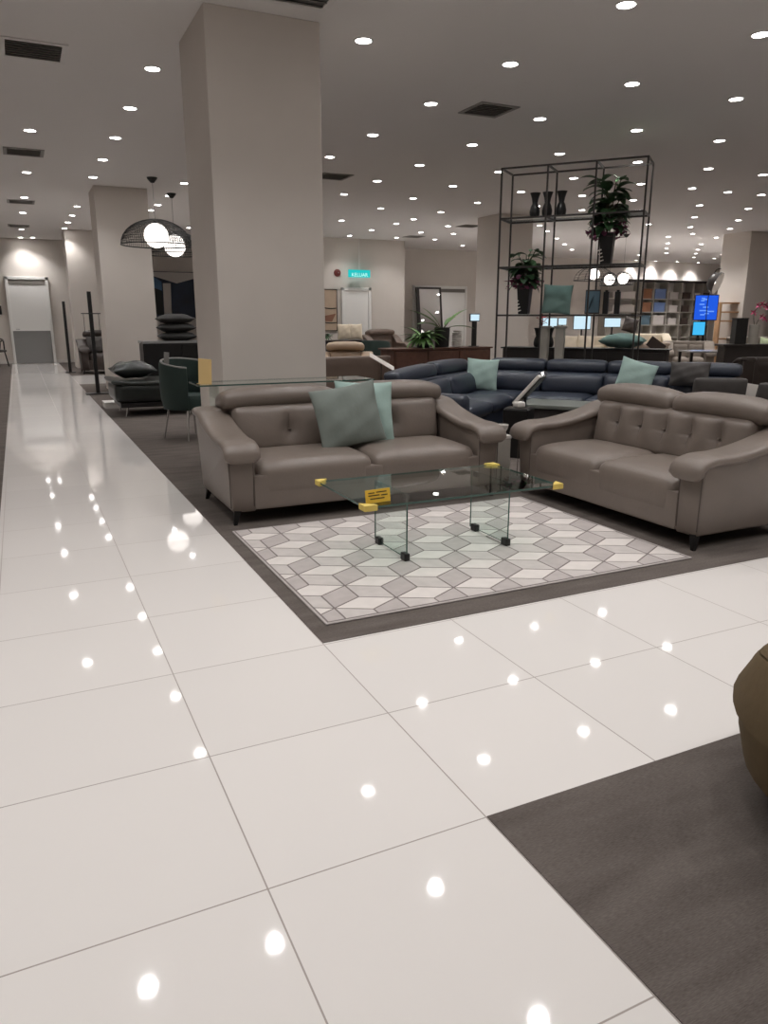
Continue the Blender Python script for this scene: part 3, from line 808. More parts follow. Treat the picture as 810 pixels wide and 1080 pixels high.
# ------------------------------------------------------------------ aisle side, behind the left sofa
def tub_chair(name, label, loc, rz, r, h, mat, rim, back=.12, legs=True, cat='chair', base_r=None, z0=.3, seat_z=.45, seatmat=None, step=None):
    t = thing(name, label, cat, loc, rz)
    def zt(a):                               # a measured from the back (+y)
        return h-back*(1-math.cos(a))/2
    bm = B(); N = 40; span = PI*(.985 if step else .76); th = .055
    if step: span = PI*.98
    rows = []
    for i in range(N+1):
        a = -span+2*span*i/N; z1 = zt(a); s, c = math.sin(a), math.cos(a)
        prof = [(r*.93, z0), (r, z0+.12), (r*1.02, (z0+z1)/2), (r, z1-.03), (r-.012, z1), (r-th+.01, z1), (r-th, z1-.03), (r-th, seat_z-.12), (r-th, z0)]
        if step: prof = [(r*.95, z0), (r*1.0, z0+.1), (r*1.01, step-.012), (r*1.045, step-.006), (r*1.05, step+.012), (r*.955, z1-.012), (r*.935, z1), (r*.88, z1), (r*.86, z1-.02), (r*.85, seat_z-.06), (r*.85, z0)]
        rows.append([bm.verts.new((q*s, q*c, z)) for q, z in prof])
    for i in range(N):
        for j in range(len(rows[0])-1):
            f = bm.faces.new((rows[i][j], rows[i+1][j], rows[i+1][j+1], rows[i][j+1]))
    bm.faces.new(rows[0]); bm.faces.new(rows[-1][::-1])
    sh = obj('back_shell', bm, mat, t, True)
    bm = B(); rp = r*.9 if step else r-th/2
    add_tube(bm, [(rp*math.sin(-span+2*span*i/N), rp*math.cos(-span+2*span*i/N), zt(-span+2*span*i/N)+.004) for i in range(N+1)], .014, 6)
    obj('rim_edge', bm, rim, sh, True)
    obj('seat', lathe([(0, z0), (r-th-.01, z0), (r-th-.004, seat_z-.05), (r-th-.03, seat_z), (0, seat_z+.015)], 32), seatmat or mat, t, True)
    if legs:
        for sx in (-1, 1):
            for sy in (-1, 1):
                obj('leg', tube([(sx*r*.55, sy*r*.5, z0+.01), (sx*r*.72, sy*r*.66, .004)], [.012, .008], 8), 'chrome', t)
    return t
tub_chair('tub_chair', 'dark green tub chair with lit grey rim and chrome legs by the column', (1.76, 9.05, .003), .5, .33, .92, 'greench', 'greyrim', .10, z0=.36, seat_z=.52)
t = thing('price_card', 'small grey price card standing up on the green tub chair', 'price card', (1.505, 9.0, .846), .2)
obj('card', bx(-.03, .03, -.004, .004, 0, .17, .002, 1, mat=Matrix.Rotation(-.1, 4, 'X')@Matrix.Rotation(.12, 4, 'Y')), 'greyrim', t); obj('card_foot', bx(-.03, .03, -.03, .03, 0, .006), 'greyrim', t)

t = thing('daybed', 'low black leather daybed on chrome feet beside the aisle', 'daybed', (1.75, 11.85, .003))
obj('mattress', softbox(B(), .02, 0, .34, 1.22, 1.0, .26, .06, (0, .01, .02)), 'blkleather', t, True)
def fd(q, n): q.z += .05*max(0, -q.x-.35)*2; return q
obj('top_cover', softbox(B(), .0, 0, .475, 1.26, 1.04, .06, .03, (0, 0, .01), f=fd), 'blkleather', t, True)
obj('frame', bx(-.52, .6, -.45, .45, .13, .20, .01), 'black', t)
for x in (-.42, .5):
    for y in (-.4, .4): obj('leg', tube([(x, y, .135), (x-.03, y, 0)], [.016, .012], 8), 'chrome', t)
o = obj('bolster_cushion', pillow_bm(.62, .42, .24, seed=31), 'blkleather', None, True, (1.47, 11.72, .66), (PI/2+.06, 0, .1), 80); tag(o, 'plump glossy black cushion lying on the end of the daybed', 'cushion')
t = thing('white_plinth', 'small white plinth on carpet edge beneath the daybed end', 'plinth', (1.22, 12.75, .003))
obj('body', bx(-.1, .14, -.18, .18, 0, .09, .006), 'white', t); obj('top_plate', bx(-.11, .15, -.19, .19, .09, .1, .002), 'trimw', t)

t = thing('cabinet', 'black cabinet with grey top carrying the stack of dark cushions', 'cabinet', (2.45, 13.25, .003))
obj('carcass', bx(-.62, .62, -.22, .22, .0, .98, .006), 'black', t); obj('top_panel', bx(-.635, .635, -.235, .235, .98, 1.02, .004), 'greydoor', t)
for s in (-1, 1): obj('door', bx(-.6 if s < 0 else .005, -.005 if s < 0 else .6, -.232, -.22, .05, .96, .003), 'black', t)
for k, w in enumerate(('undermost', 'middle', 'topmost')):
    o = obj('flat_cushion', pillow_bm(.62-.02*k, .42, .16 if k < 2 else .17, seed=40+k, ear=.02), 'coal', None, True, (2.43-.01*k, 13.25, 1.095+.142*k), (PI/2, .0, .05*(k-1)), 80)
    tag(o, '%s dark cushion of the stack on the black cabinet' % w, 'cushion', 'cushions stacked on the black cabinet')

# big abstract canvas on the end wall
t = thing('wall_art', 'large navy and white abstract canvas glimpsed beside the front column', 'picture', (5.3, 26.47, 1.05))
obj('canvas', bx(-1.15, 1.15, -.04, 0, 0, 1.82, .004), 'artn', t)
bm = B(); prism(bm, [(-1.13, 1.68), (-1.13, 1.8), (1.13, 1.8), (.4, 1.66), (-.35, 1.45)], -.044, -.0405, axis='y'); obj('white_wedge', bm, 'artw', t)
bm = B(); prism(bm, [(-1.13, .02), (1.13, .02), (1.13, .05), (.6, .14), (.1, .36), (-.5, .42), (-1.13, .35)], -.044, -.0405, axis='y'); obj('white_sweep', bm, 'artw', t)
bm = B(); prism(bm, [(-.82, .45), (-.58, .45), (-.55, 1.45), (-.8, 1.45)], -.046, -.0405, axis='y'); obj('white_bar', bm, 'artw', t)
bm = B(); prism(bm, [(-1.12, .45), (-.84, .45), (-.84, 1.2), (-1.12, 1.3)], -.044, -.0405, axis='y'); obj('black_field', bm, 'artk', t)
bm = B(); prism(bm, [(-1.12, 1.31), (-.84, 1.21), (-.84, 1.5), (-1.12, 1.66)], -.044, -.0405, axis='y'); obj('blue_field', bm, 'artb', t)

# pole stands
def pole_stand(label, x, y, h, frame):
    t = thing('pole_stand', label, 'stand', (x, y, .003), 0, 'black pole stands')
    obj('base_plate', bx(-.22 if frame else -.12, .22 if frame else .12, -.14, .14, 0, .02, .005), 'black', t)
    obj('pole', bx(-.035, .035, -.025, .025, .02, h, .004), 'black', t)
    if frame:
        obj('crossbar', tube([(-.17, -.03, 1.47), (.17, -.03, 1.47)], .009, 8), 'black', t)
        bm = B()
        for x0 in (-.13, .13): add_tube(bm, [(x0, -.03, 1.47), (x0, -.03, 1.12)], .005, 6)
        obj('hanging_rods', bm, 'frame', t)
pole_stand('tall black pole stand with a crossbar before the brown loveseat', 1.25, 15.2, 1.86, True)
pole_stand('plain black pole stand deeper along the aisle near the end door', 1.14, 21.57, 1.80, False)
sofa('brown_loveseat', 'dark brown loveseat with grey lit cushions behind the crossbar stand', 1.7, .95, (2.2, 20.7, .003), 0, 'dbrown', (1, 1), 2, cuts=5, back_h=.85, hr_h=1.07, seat_h=.5, arm_h=.66)
for x, w in ((1.62, 'near the loveseat arm'), (2.1, 'in the loveseat middle')):
    pillow('grey cushion on the dark brown loveseat, %s' % w, .42, .14, (x+.15, 21.12, .73), (-.25, 0, 0), 'dgrey', int(x*10), 'cushions on the brown loveseat')
# chair half out of the frame by the aisle
t = thing('wooden_armchair', 'dark wooden armchair at the aisle edge near the end door', 'chair', (-.68, 25.0, .003), -.5)
obj('seat', softbox(B(), 0, 0, .45, .5, .5, .07, .03, cuts=5), 'dark', t, True)
bm = B(); add_tube(bm, [(.26*math.cos(a), .26*math.sin(a), .74+.05*math.sin(a)) for a in [PI*k/12-.25 for k in range(16)]], .022, 8); obj('backrest', bm, 'dark', t, True)
for sx in (-1, 1):
    for sy in (-1, 1): obj('leg', tube([(sx*.2, sy*.2, .74 if sy > 0 else .44), (sx*.2, sy*.2, .42), (sx*.25, sy*.25, 0)], .02, 8), 'dark', t)
    obj('arm_post', tube([(sx*.22, -.1, .46), (sx*.25, -.06, .70)], .016, 8), 'dark', t)
t = thing('wall_sconce', 'small black box sconce on wall beside the end door', 'wall lamp', (-.43, 26.48, 1.62))
obj('back_plate', bx(-.05, .05, -.012, 0, -.1, .1, .003), 'black', t); obj('shade', lathe([(.06, -.13), (.06, .13), (.052, .13), (.052, -.13), (.06, -.13)], 16, c=(0, -.08, 0)), 'black', t, True)

# ------------------------------------------------------------------ exit wall
t = thing('exit_sign', 'lit green exit sign hanging above the exit wall door', 'sign', (9.62, 21.95, 2.62))
obj('housing', bx(-.36, .36, -.03, .03, -.03, .19, .008), 'exitg', t)
cu = bpy.data.curves.new('lettering', 'FONT'); cu.body = 'KELUAR'; cu.size = .15; cu.align_x = 'CENTER'; cu.extrude = .001; cu.materials.append(M['exitw'])
tmp = bpy.data.objects.new('lettering_curve', cu); COL.objects.link(tmp); bpy.context.view_layer.update()
lme = bpy.data.meshes.new_from_object(tmp.evaluated_get(bpy.context.evaluated_depsgraph_get())); bpy.data.objects.remove(tmp)
lo = bpy.data.objects.new('lettering', lme); COL.objects.link(lo); lo.parent = t; lo.location = (0, -.0325, -.005); lo.rotation_euler = (PI/2, 0, 0)
obj('hanger', tube([(0, 0, .19), (0, 0, CEIL-2.62)], .008, 6), 'trimw', t)
t = thing('fire_bell', 'small dark red alarm bell high on the exit wall', 'alarm bell', (9.0, 22.203, 2.72))
bm = lathe([(0, .07), (.05, .066), (.1, .04), (.115, 0), (0, 0)], 20); obj('gong', bm, 'redbell', t, True, rot=(PI/2, 0, 0)); bm = lathe([(0, .09), (.018, .088), (.02, .06), (0, .06)], 10); obj('gong_nut', bm, 'chrome', t, True, rot=(PI/2, 0, 0))
t = thing('wall_art', 'tall beige print with dark curved lines beside the exit door', 'picture', (8.58, 22.19, 1.02))
obj('canvas', bx(-.36, .36, -.035, 0, 0, 1.2, .004), 'arte', t); bm = B()
for z in (.25, .68):
    add_tube(bm, spline([(-.34, -.037, z+.07), (-.1, -.037, z), (.15, -.037, z-.03), (.34, -.037, z-.02)], 4), .016, 6)
obj('dark_curves', bm, 'artk', t); bm = B(); prism(bm, [(-.34, .3), (.2, .26), (.33, .5), (-.1, .42)], -.038, -.0355, axis='y'); obj('brown_patch', bm, 'artr', t)
bm = B()
for a in ((-.38, -.36, -.02, 1.22), (.36, .38, -.02, 1.22), (-.38, .38, -.02, 0), (-.38, .38, 1.2, 1.22)): add_box(bm, a[0], a[1], -.045, 0, a[2], a[3])
obj('frame', bm, 'dark', t)

# furniture in front of the exit wall
t = thing('dining_bench', 'dark square console below the beige print', 'cabinet', (7.75, 19.3, .003))
obj('carcass', bx(-.75, .75, -.25, .25, 0, .78, .006), 'black', t); obj('top_panel', bx(-.78, .78, -.27, .27, .78, .81, .004), 'dark', t); obj('front_panel', bx(-.3, .3, -.262, -.25, .05, .74, .003), 'dgrey', t)
for dx, w in ((.38, 'with its edge against the door line'), (.06, 'closer to the column')):
    o = pillow('cream square cushion standing on the dark console, %s' % w, .42, .12, (7.95+dx, 19.3, 1.025), (-.1, 0, 0), 'cream', int(50+dx*10), 'cream cushions on the dark console')
t = thing('small_plant', 'low green plant in white pot on the dark console', 'plant', (7.35, 19.3, .8135))
obj('pot', lathe([(0, 0), (.1, 0), (.13, .16), (.12, .16), (.1, .13), (0, .13)], 16), 'white', t, True); bm = B(); rn = random.Random(4)
for k in range(26): a = rn.uniform(0, 2*PI); leaf(bm, (.03*math.cos(a), .03*math.sin(a), .13), (math.cos(a), math.sin(a), rn.uniform(.1, .8)), .3, .09, 1.2, 5)
obj('leaves', bm, 'leaf', t, True)
tub_chair('tub_chair', 'dull green tub chair in front of the exit door', (8.6, 18.6, .003), 2.6, .4, .80, 'greench', 'greench', .08)
sofa('brown_armchair', 'brown armchair with dark head roll against the exit wall', 1.3, .9, (10.15, 20.6, .003), .2, 'brownl', (1,), 1, cuts=5, back_h=.9, hr_h=1.05, arm_h=.65, cat='armchair')
sofa('brown_sofa', 'brown sofa seen from behind between column and walnut sideboard', 1.9, .95, (4.75, 12.7, .003), PI+.1, 'brownl', (1, 1), 2, headrest=False, cuts=5, back_h=.76, arm_h=.6)
t = thing('price_stand', 'white slanted price card leaning in front of the walnut sideboard', 'price stand', (5.45, 11.55, .003), 0)
obj('stand_base', bx(-.12, .12, -.1, .1, 0, .015, .003), 'black', t); obj('post', tube([(0, 0, .015), (0, 0, .66)], .01, 8), 'black', t)
obj('card_panel', bx(-.255, .255, -.055, .055, -.006, .006, .003, 1, mat=Matrix.Translation((0, -.03, .68))@Matrix.Rotation(.5, 4, 'Y')@Matrix.Rotation(.75, 4, 'X')), 'paper', t)
sofa('tan_armchair', 'tan topped leather armchair behind the slanted white price card', 1.1, .9, (5.65, 13.6, .003), -.4, 'tanl', (1,), 1, headrest=True, cuts=5, hr_h=.92, cat='armchair')
t = thing('sideboard', 'walnut sideboard carrying the green plants and lit tablet', 'cabinet', (7.05, 12.5, .003), .08)
obj('carcass', bx(-1.08, 1.08, -.24, .24, .1, .83, .006), 'brownw', t); obj('worktop', bx(-1.12, 1.12, -.26, .26, .83, .86, .005), 'brownw', t)
for k in range(3):
    d = obj('door', bx(-1.05+.7*k, -1.05+.7*k+.68, -.256, -.24, .14, .80, .003), 'brownw', t); obj('door_knob', lathe([(0, -.02), (.012, -.018), (.012, 0), (0, 0)], 10, c=(-1.05+.7*k+.6, -.262, .6)), 'blackm', d)
for sx in (-1, 1): obj('leg', bx(sx*1.0-.03, sx*1.0+.03, -.2, .2, 0, .1), 'dark', t)
def bush(label, x, y, ph, pr, L, n, mat, seed, up=.4, w=.07):
    t = thing('potted_plant', label, 'plant', (x, y, .8635)); rn = random.Random(seed)
    obj('pot', lathe([(0, 0), (pr*.8, 0), (pr, ph), (pr*.9, ph), (pr*.8, ph-.03), (0, ph-.03)], 18), 'black', t, True); bm = B()
    for k in range(n):
        a = rn.uniform(0, 2*PI); leaf(bm, (.02*math.cos(a), .02*math.sin(a), ph-.03), (math.cos(a), math.sin(a), rn.uniform(.1, up*3)), L*rn.uniform(.6, 1.1), w, rn.uniform(.6, 1.6), 7)
    obj('leaves', bm, mat, t, True)
bush('feathery green plant in dark pot on the walnut sideboard', 6.72, 12.42, .2, .15, .44, 52, 'leafb', 3, .4, .08)
t = thing('potted_plant', 'plant with a few long stalks in tall black pot on the walnut sideboard', 'plant', (7.13, 12.45, .8635))
obj('pot', lathe([(0, 0), (.13, 0), (.145, .36), (.13, .36), (.12, .32), (0, .32)], 18), 'black', t, True)
bl, bs = B(), B()
for d, L in (((-.7, .1, .55), .62), ((.62, 0, .6), .5), ((.75, -.2, .18), .5), ((-.3, .2, .5), .45), ((.5, .3, .4), .46), ((-.8, -.2, .3), .5)):
    add_tube(bs, [(0, 0, .3), tuple(Vector((0, 0, .33))+Vector(d)*.2)], .008, 5)
    leaf(bl, tuple(Vector((0, 0, .33))+Vector(d)*.18), d, L, .13, .5, 7)
obj('stems', bs, 'stem', t); obj('leaves', bl, 'leafb', t, True)
t = thing('ribbed_vase', 'white ribbed vase beside the tall black pot on walnut sideboard', 'vase', (7.48, 12.5, .8635))
pr = [(0, 0)]
for k in range(9): pr += [(.085, .03*k+.002), (.1, .03*k+.015), (.085, .03*k+.028)]
obj('body', lathe(pr+[(.07, .27), (0, .25)], 20), 'white', t, True); obj('neck', lathe([(.06, .27), (.075, .3), (.065, .3), (.05, .27), (.06, .27)], 16), 'white', t, True)
t = thing('tablet_stand', 'small lit tablet on black stand at the end of walnut sideboard', 'screen', (7.86, 12.5, .8635))
obj('stand_base', bx(-.08, .08, -.06, .06, 0, .015, .003), 'black', t); obj('post', bx(-.045, .045, -.02, .02, .015, .46, .003), 'black', t)
obj('housing', bx(-.11, .11, -.012, .012, .46, .61, .004), 'black', t); obj('screen', bx(-.095, .095, -.016, -.0125, .48, .595), 'scr', t)
t = thing('floor_mirror', 'tall dark framed mirror leaning by the white back door', 'mirror', (13.2, 23.75, .003))
bm = B(); mt = Matrix.Rotation(-.14, 4, 'X')
for a in ((-.5, -.38, 0, 2.45), (.44, .5, 0, 2.45), (-.5, .5, 0, .06), (-.5, .5, 2.39, 2.45)): add_box(bm, a[0], a[1], -.03, .03, a[2], a[3], .004, 1, mat=mt)
obj('frame', bm, 'dark', t); obj('mirror_glass', bx(-.39, .45, -.01, .0, .05, 2.4, mat=mt), 'mirror', t)

# ------------------------------------------------------------------ dark chairs before the navy sofa's far end
def dining_chair(label, x, y, rz, h, w=.52):
    t = thing('padded_chair', label, 'chair', (x, y, .003), rz, 'charcoal chairs behind the tufted sofa')
    obj('seat', softbox(B(), 0, 0, .44, w, .5, .1, .04, (0, 0, .01), 6), 'dgrey', t, True)
    def f(q, n): q.y += (q.z-.45)*.14; return q
    obj('backrest', softbox(B(), 0, .24, (h+.44)/2, w, .09, h-.44, .035, (0, .02, 0), 8, f), 'dgrey', t, True)
    for sx in (-1, 1):
        for sy in (-1, 1): obj('leg', tube([(sx*w*.38, sy*.19, .40), (sx*w*.44, sy*.24, 0)], [.018, .011], 8), 'black', t)
def far(px, t):
    """floor point on the sight line of column px at camera depth t (metres)"""
    c, s = math.cos(-.44458), math.sin(-.44458); d = t/math.cos(.25441)*1.0
    x = (px-405)/788.444*t; y = (t-1.4*math.sin(.25441))/math.cos(.25441)
    y = t*1.033-.36
    return (c*x-s*y, s*x+c*y)
x, y = far(741, 7.75); dining_chair('charcoal padded chair back nearest the mint pillow, behind the tufted sofa', x, y, 2.6, .83, .5)
x, y = far(806, 7.45); dining_chair('charcoal padded chair behind the tufted sofa, cut by the photo edge', x, y, 2.6, .81, .5)
o = obj('throw_pillow', pillow_bm(.46, .30, .16, seed=90), 'dgrey', None, True, nloc(2.98, -.41, .735), (-.3, 0, NA), 80); tag(o, 'charcoal cushion on the navy sofa behind the charcoal chairs', 'pillow')
t = thing('price_card', 'small pinkish white price card between the two charcoal chairs', 'price card', far(771, 7.6)+(.003,), -.6)
obj('stand_base', bx(-.1, .1, -.1, .1, 0, .02, .004), 'black', t); obj('post', tube([(0, 0, .02), (0, 0, .62)], .01, 8), 'black', t); obj('card', bx(-.06, .06, -.004, .004, .61, .77, .002, 1, mat=Matrix.Rotation(.15, 4, 'Y')), 'paper', t)

# ------------------------------------------------------------------ far right showroom
FW = Vector((.4164, .8742, 0)); 
def fsofa(name, label, px, t, W, rz, mat, n=2, h=.85, cat='sofa'):
    x, y = far(px, t); return sofa(name, label, W, .9, (x, y, .003), rz-.4446, mat, (1,)*n, n, headrest=False, cuts=5, back_h=h, arm_h=.6, cat=cat)
fsofa('cream_sofa', 'cream sofa with loose cushions seen through the steel shelf', 628, 18, 1.5, .2, 'cream', 2, .95)
fsofa('tan_armchair', 'boxy tan armchair just past the steel shelf end', 668, 15.8, .75, PI, 'beige', 1, .92, 'armchair')
fsofa('cream_armchair', 'cream armchair with wide rounded back below the display shelves', 694, 19.6, 1.1, .1, 'cream', 1, .98, 'armchair')
fsofa('greige_sofa', 'greige sofa below the glowing blue screen', 725, 18.6, 1.2, -.3, 'greige', 2, .82)
fsofa('dark_armchair', 'dark brown armchair behind the end of the navy sofa', 783, 12.6, 1.0, PI, 'dbrown', 1, .80, 'armchair')
fsofa('greige_armchair', 'greige armchair holding the pale green pillow near the orchid', 815, 15.4, 1.1, .3, 'greige', 1, 1.0, 'armchair')
x, y = far(806, 14.9); pillow('pale green pillow on the greige armchair near the orchid', .42, .14, (x+.03, y+.04, .80), (-.3, .2, -.3), 'lime', 66)
x, y = far(626, 17.5)
for dx, w in ((-.3, 'by the pale vases'), (.1, 'toward the tan armchair')):
    pillow('cream cushion on the far cream sofa, %s' % w, .42, .14, (x+dx*.9+.1, y-dx*.42+.62, .78), (-.3, .1, -.4), 'cream', int(70+dx*10), 'cushions on the cream sofa')
x, y = far(687, 14.6)
t = thing('price_stand', 'dark slanted price board in front of the cream armchair', 'price stand', (x, y, .003), -.44)
obj('stand_base', bx(-.12, .12, -.1, .1, 0, .02, .004), 'black', t); obj('post', tube([(0, 0, .02), (0, 0, .84)], .012, 8), 'black', t); obj('board', bx(-.17, .17, -.02, .02, -.1, .1, .004, 1, mat=Matrix.Translation((0, -.03, .88))@Matrix.Rotation(.6, 4, 'Y')), 'dbrown', t)
x, y = far(661, 21)
o = pillow('dark red brown cushion behind the boxy tan armchair', .42, .15, (x, y, 1.20), (-.2, .3, -.4), 'dbrown', 77)
t = thing('side_cabinet', 'low dark cabinet carrying the red brown cushion', 'cabinet', (x, y+.1, .003), -.44); obj('carcass', bx(-.4, .4, -.2, .2, 0, .94, .006), 'beige', t); obj('top_panel', bx(-.42, .42, -.22, .22, .94, .96, .003), 'dark', t)
for px, w, h, zc, d in ((577, .36, .22, 1.275, 'nearest the teal pillow'), (590, .2, .16, 1.30, 'smallest of the four'), (610.5, .42, .34, 1.285, 'tallest of the four'), (642, .40, .21, 1.275, 'closest to the red brown cushion')):
    x, y = far(px, 19.2)
    t = thing('display_screen', 'glowing pale blue screen on post, %s' % d, 'screen', (x, y, .003), -.44, 'glowing pale screens')
    obj('stand_base', bx(-.15, .15, -.12, .12, 0, .02, .004), 'black', t); obj('post', tube([(0, .02, .02), (0, .02, zc)], .02, 8), 'black', t)
    obj('housing', bx(-w/2-.012, w/2+.012, 0, .03, zc-h/2-.012, zc+h/2+.012, .004), 'blackm', t); obj('screen', bx(-w/2, w/2, -.004, -.0005, zc-h/2, zc+h/2), 'scr', t)
# display shelving against the far wall
t = thing('shelving_unit', 'wide display shelving with dark top against the far wall', 'shelf', (25.1, 25.24, .003))
SX, RZ = 2.95, [.55, 1.08, 1.62, 2.16, 2.72]
bm = B()
for z in RZ[:-1]+[.08]: add_box(bm, -SX, SX, -.25, .22, z-.02, z+.02)
obj('shelf_boards', bm, 'palepot', t); obj('top_board', bx(-SX-.03, SX+.03, -.27, .22, 2.86, 2.95, .004), 'dark', t); obj('back_panel', bx(-SX, SX, .22, .235, 0, 2.86), 'white', t)
cx = [-SX, -1.15, -.45, .35, 1.15, 1.85, 2.4, SX]
for x in cx: obj('upright', bx(x-.025, x+.025, -.25, .22, 0, 2.86), 'palepot', t)
cols = ['box_wh', 'box_br', 'box_bl', 'box_wh', 'box_dk', 'box_wh', 'box_dk']
nm = {'box_wh': 'white', 'box_br': 'brown', 'box_bl': 'blue', 'box_dk': 'dark', 'box_tl': 'teal'}
rows = ('lowest', 'lower', 'middle', 'upper')
for r in (1, 2, 3):
    for c in range(7):
        m = cols[c]
        if c == 1 and r == 1: m = 'box_tl'
        if c == 2 and r == 1: m = 'box_wh'
        x0, x1 = cx[c]+.06, cx[c+1]-.06; z0 = RZ[r]+.021; h = (RZ[r+1]-RZ[r])*(.72 if c in (1, 2) else .5)
        t = thing('storage_box', '%s storage box on %s board of far shelving, bay %s' % (nm[m], rows[r], ('beside the shelf end', 'second along', 'third along', 'at the middle', 'past the middle', 'next to last', 'nearest the blue screen')[c]), 'box', (25.1+(x0+x1)/2, 25.14, z0+.003), 0, 'boxes on the far shelving')
        w = (x1-x0)/2*(.9 if c in (1, 2) else .7)
        obj('body', bx(-w, w, -.12, .2, 0, h*.8, .006), m, t); obj('lid', bx(-w-.01, w+.01, -.13, .21, h*.8, h, .006), m, t)
# blue screens, lamp, orchid
x, y = far(738, 21.5)
t = thing('display_screen', 'large glowing blue display screen near the far shelving', 'screen', (x, y, .003), -.62)
obj('stand_base', bx(-.3, .3, -.15, .15, 0, .03, .006), 'black', t); obj('post', bx(-.04, .04, .02, .06, .03, 1.5), 'black', t); obj('housing', bx(-.32, .32, 0, .04, 1.32, 2.02, .008), 'black', t); obj('screen', bx(-.3, .3, -.004, -.0005, 1.34, 2.0), 'scrb', t)
bm = B(); rn = random.Random(8)
for k in range(9): a, c_ = rn.uniform(-.2, .05), rn.uniform(1.45, 1.92); add_box(bm, a, a+rn.uniform(.08, .22), -.0065, -.0045, c_, c_+.035)
obj('picture_streaks', bm, 'scrl', t)
x, y = far(732.5, 20.6)
t = thing('display_screen', 'small glowing cyan screen just below the large blue one', 'screen', (x, y, .003), -.5)
obj('stand_base', bx(-.15, .15, -.12, .12, 0, .03, .006), 'black', t); obj('post', bx(-.03, .03, .02, .05, .03, 1.1), 'black', t); obj('housing', bx(-.17, .17, 0, .03, .92, 1.30, .006), 'black', t); obj('screen', bx(-.155, .155, -.004, -.0005, .94, 1.28), 'scrc', t)
x, y = far(740, 15.4)
t = thing('glossy_table', 'glossy dark table reflecting blue light behind the navy sofa', 'table', (x, y, .003), -.44); obj('tabletop', bx(-.45, .45, -.35, .35, .72, .75, .004), 'greydoor', t)
for sx in (-.4, .4):
    for sy in (-.3, .3): obj('leg', bx(sx-.025, sx+.025, sy-.025, sy+.025, 0, .72), 'black', t)
x, y = far(744, 20)
t = thing('arc_lamp', 'arc floor lamp with big white lined dome by the blue screen', 'floor lamp', (x, y, .003), -.44)
obj('lamp_base', lathe([(0, 0), (.2, 0), (.2, .04), (0, .05)], 20), 'black', t, True); obj('arm', tube(spline([(0, .0, .04), (-.1, .1, 1.6), (.0, .1, 2.5), (.12, 0, 2.62)], 6), .012, 8), 'black', t)
pr = [(.29*math.cos(k*PI/18), .27*math.sin(k*PI/18)) for k in range(10)]
pi_ = [(.278*math.cos(k*PI/18), .258*math.sin(k*PI/18)) for k in range(10)]
mt = Matrix.Translation((.08, 0, 2.25))@Vector((0, 0, 1)).rotation_difference(Vector((-.72, .6, .35))).to_matrix().to_4x4()
bm = lathe(pr, 24); [setattr(v, 'co', mt@v.co) for v in bm.verts]; sh = obj('shade', bm, 'dark', t, True)
bm = lathe(pi_, 24); [setattr(v, 'co', mt@v.co) for v in bm.verts]; obj('shade_lining', bm, 'white', sh, True)
bm = lathe([(.07*math.cos(-PI/2+PI*k/10) if 0 < k < 10 else 0, .14+.07*math.sin(-PI/2+PI*k/10)) for k in range(11)], 16); [setattr(v, 'co', mt@v.co) for v in bm.verts]; obj('bulb', bm, 'globe', t, True)
t = thing('wall_shelf', 'light wood open shelf standing beside the blue screen', 'shelf', far(763, 22)+(.003,), -.44)
for z in (.3, .8, 1.3, 1.55, 1.8): obj('board', bx(-.32, .32, -.15, .15, z-.02, z+.02, .003), 'woodl', t)
for sx in (-.32, .32): obj('upright', bx(sx-.02, sx+.02, -.15, .15, 0, 1.82), 'woodl', t)
x, y = far(772, 14.5)
t = thing('square_vase', 'large square black vase beside the white orchid vase', 'vase', (x, y, .913), -.44); obj('body', bx(-.11, .11, -.11, .11, 0, .46, .01), 'black', t); obj('rim', bx(-.115, .115, -.115, .115, .46, .48, .004), 'blackm', t)
x, y = far(780, 14.5)
t = thing('console_table', 'dark console table under the black vase and the orchid', 'table', (x, y, .003), -.44); obj('tabletop', bx(-.5, .5, -.2, .2, .87, .91, .004), 'dark', t)
obj('base', bx(-.45, .45, -.16, .16, 0, .87, .006), 'dark', t)
x, y = far(787.5, 14.4)
t = thing('orchid', 'pink orchid in tall white vase beside the square black vase', 'plant', (x, y, .913), -.44)
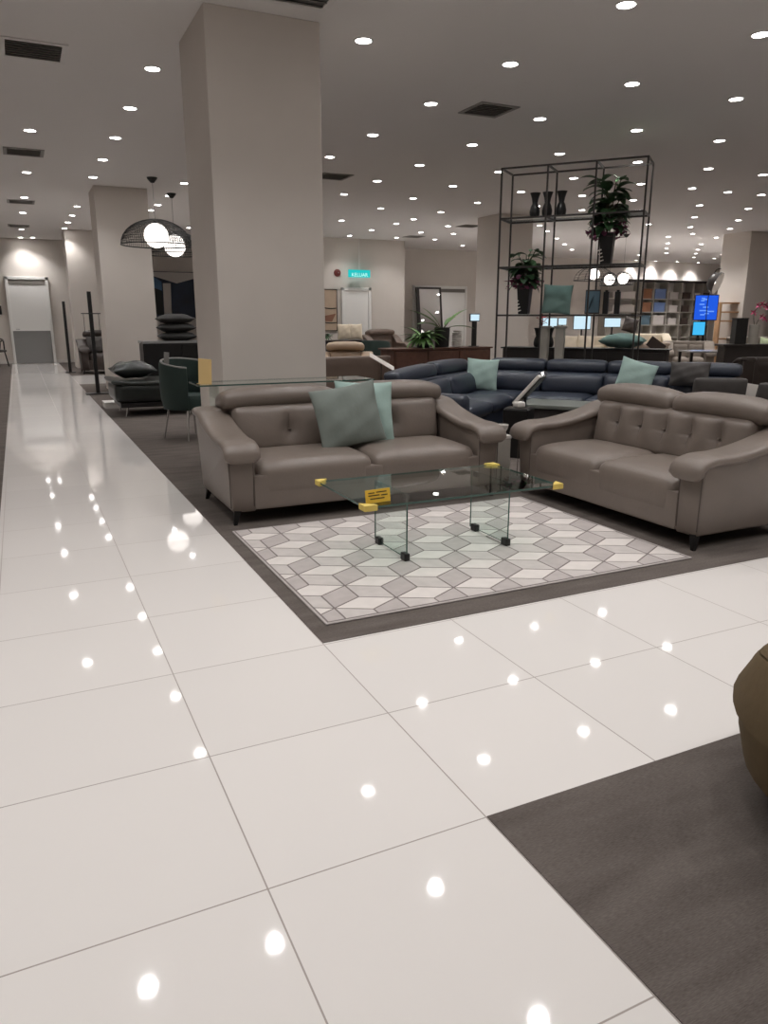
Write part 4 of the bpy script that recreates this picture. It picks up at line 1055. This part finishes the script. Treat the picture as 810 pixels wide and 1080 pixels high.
obj('vase', lathe([(0, 0), (.085, 0), (.095, .36), (.082, .36), (.075, .3), (0, .3)], 18), 'palepot', t, True)
bm = B(); add_tube(bm, spline([(0, 0, .3), (-.04, 0, .55), (.06, 0, .72), (.2, 0, .70)], 5), .006, 5); add_tube(bm, spline([(0, 0, .3), (.06, 0, .45), (.12, 0, .52)], 5), .006, 5); obj('stems', bm, 'stem', t)
bm = B(); rn = random.Random(6)
for cx_, cz_ in ((.02, .70), (.1, .73), (.17, .70), (.22, .66), (.12, .5), (.17, .47), (-.05, .58)):
    for k in range(5): leaf(bm, (cx_, rn.uniform(-.03, .03), cz_), (math.cos(k*1.257), -.4, math.sin(k*1.257)), .075, .06, .1, 3)
obj('blossoms', bm, 'pink', t, True)

# ------------------------------------------------------------------ olive chair at the near edge
t = tub_chair('barrel_chair', 'olive brown upholstered barrel chair at the near edge on dark carpet', (2.12, .99, .003), 2.75, .475, .63, 'gold', 'gold', .24, step=.31, legs=False, z0=.14, seat_z=.38, seatmat='golds', cat='armchair')
obj('drum_base', lathe([(0, .135), (.44, .135), (.45, .14), (.44, .3), (0, .3)], 36), 'golds', t, True)
obj('swivel_plate', lathe([(0, 0), (.36, 0), (.36, .012), (.05, .03), (.045, .136), (0, .136)], 30), 'blackm', t, True)

# ------------------------------------------------------------------ camera, world, view
cam = bpy.data.cameras.new('camera'); co = bpy.data.objects.new('camera', cam); COL.objects.link(co)
co.location = (0, 0, 1.4); co.rotation_euler = (PI/2-.2544063, 0, -.4445784)
cam.sensor_fit = 'AUTO'; cam.sensor_width = 36; cam.lens = 788.444/1080*36; cam.clip_start = .05; cam.clip_end = 100
SC.camera = co
w = bpy.data.worlds.new('world'); SC.world = w; w.use_nodes = True
w.node_tree.nodes['Background'].inputs[0].default_value = (.5, .47, .44, 1); w.node_tree.nodes['Background'].inputs[1].default_value = .0
vs = SC.view_settings; vs.view_transform = 'Standard'; vs.look = 'None'; vs.gamma = 1; vs.exposure = 0; vs.use_curve_mapping = False
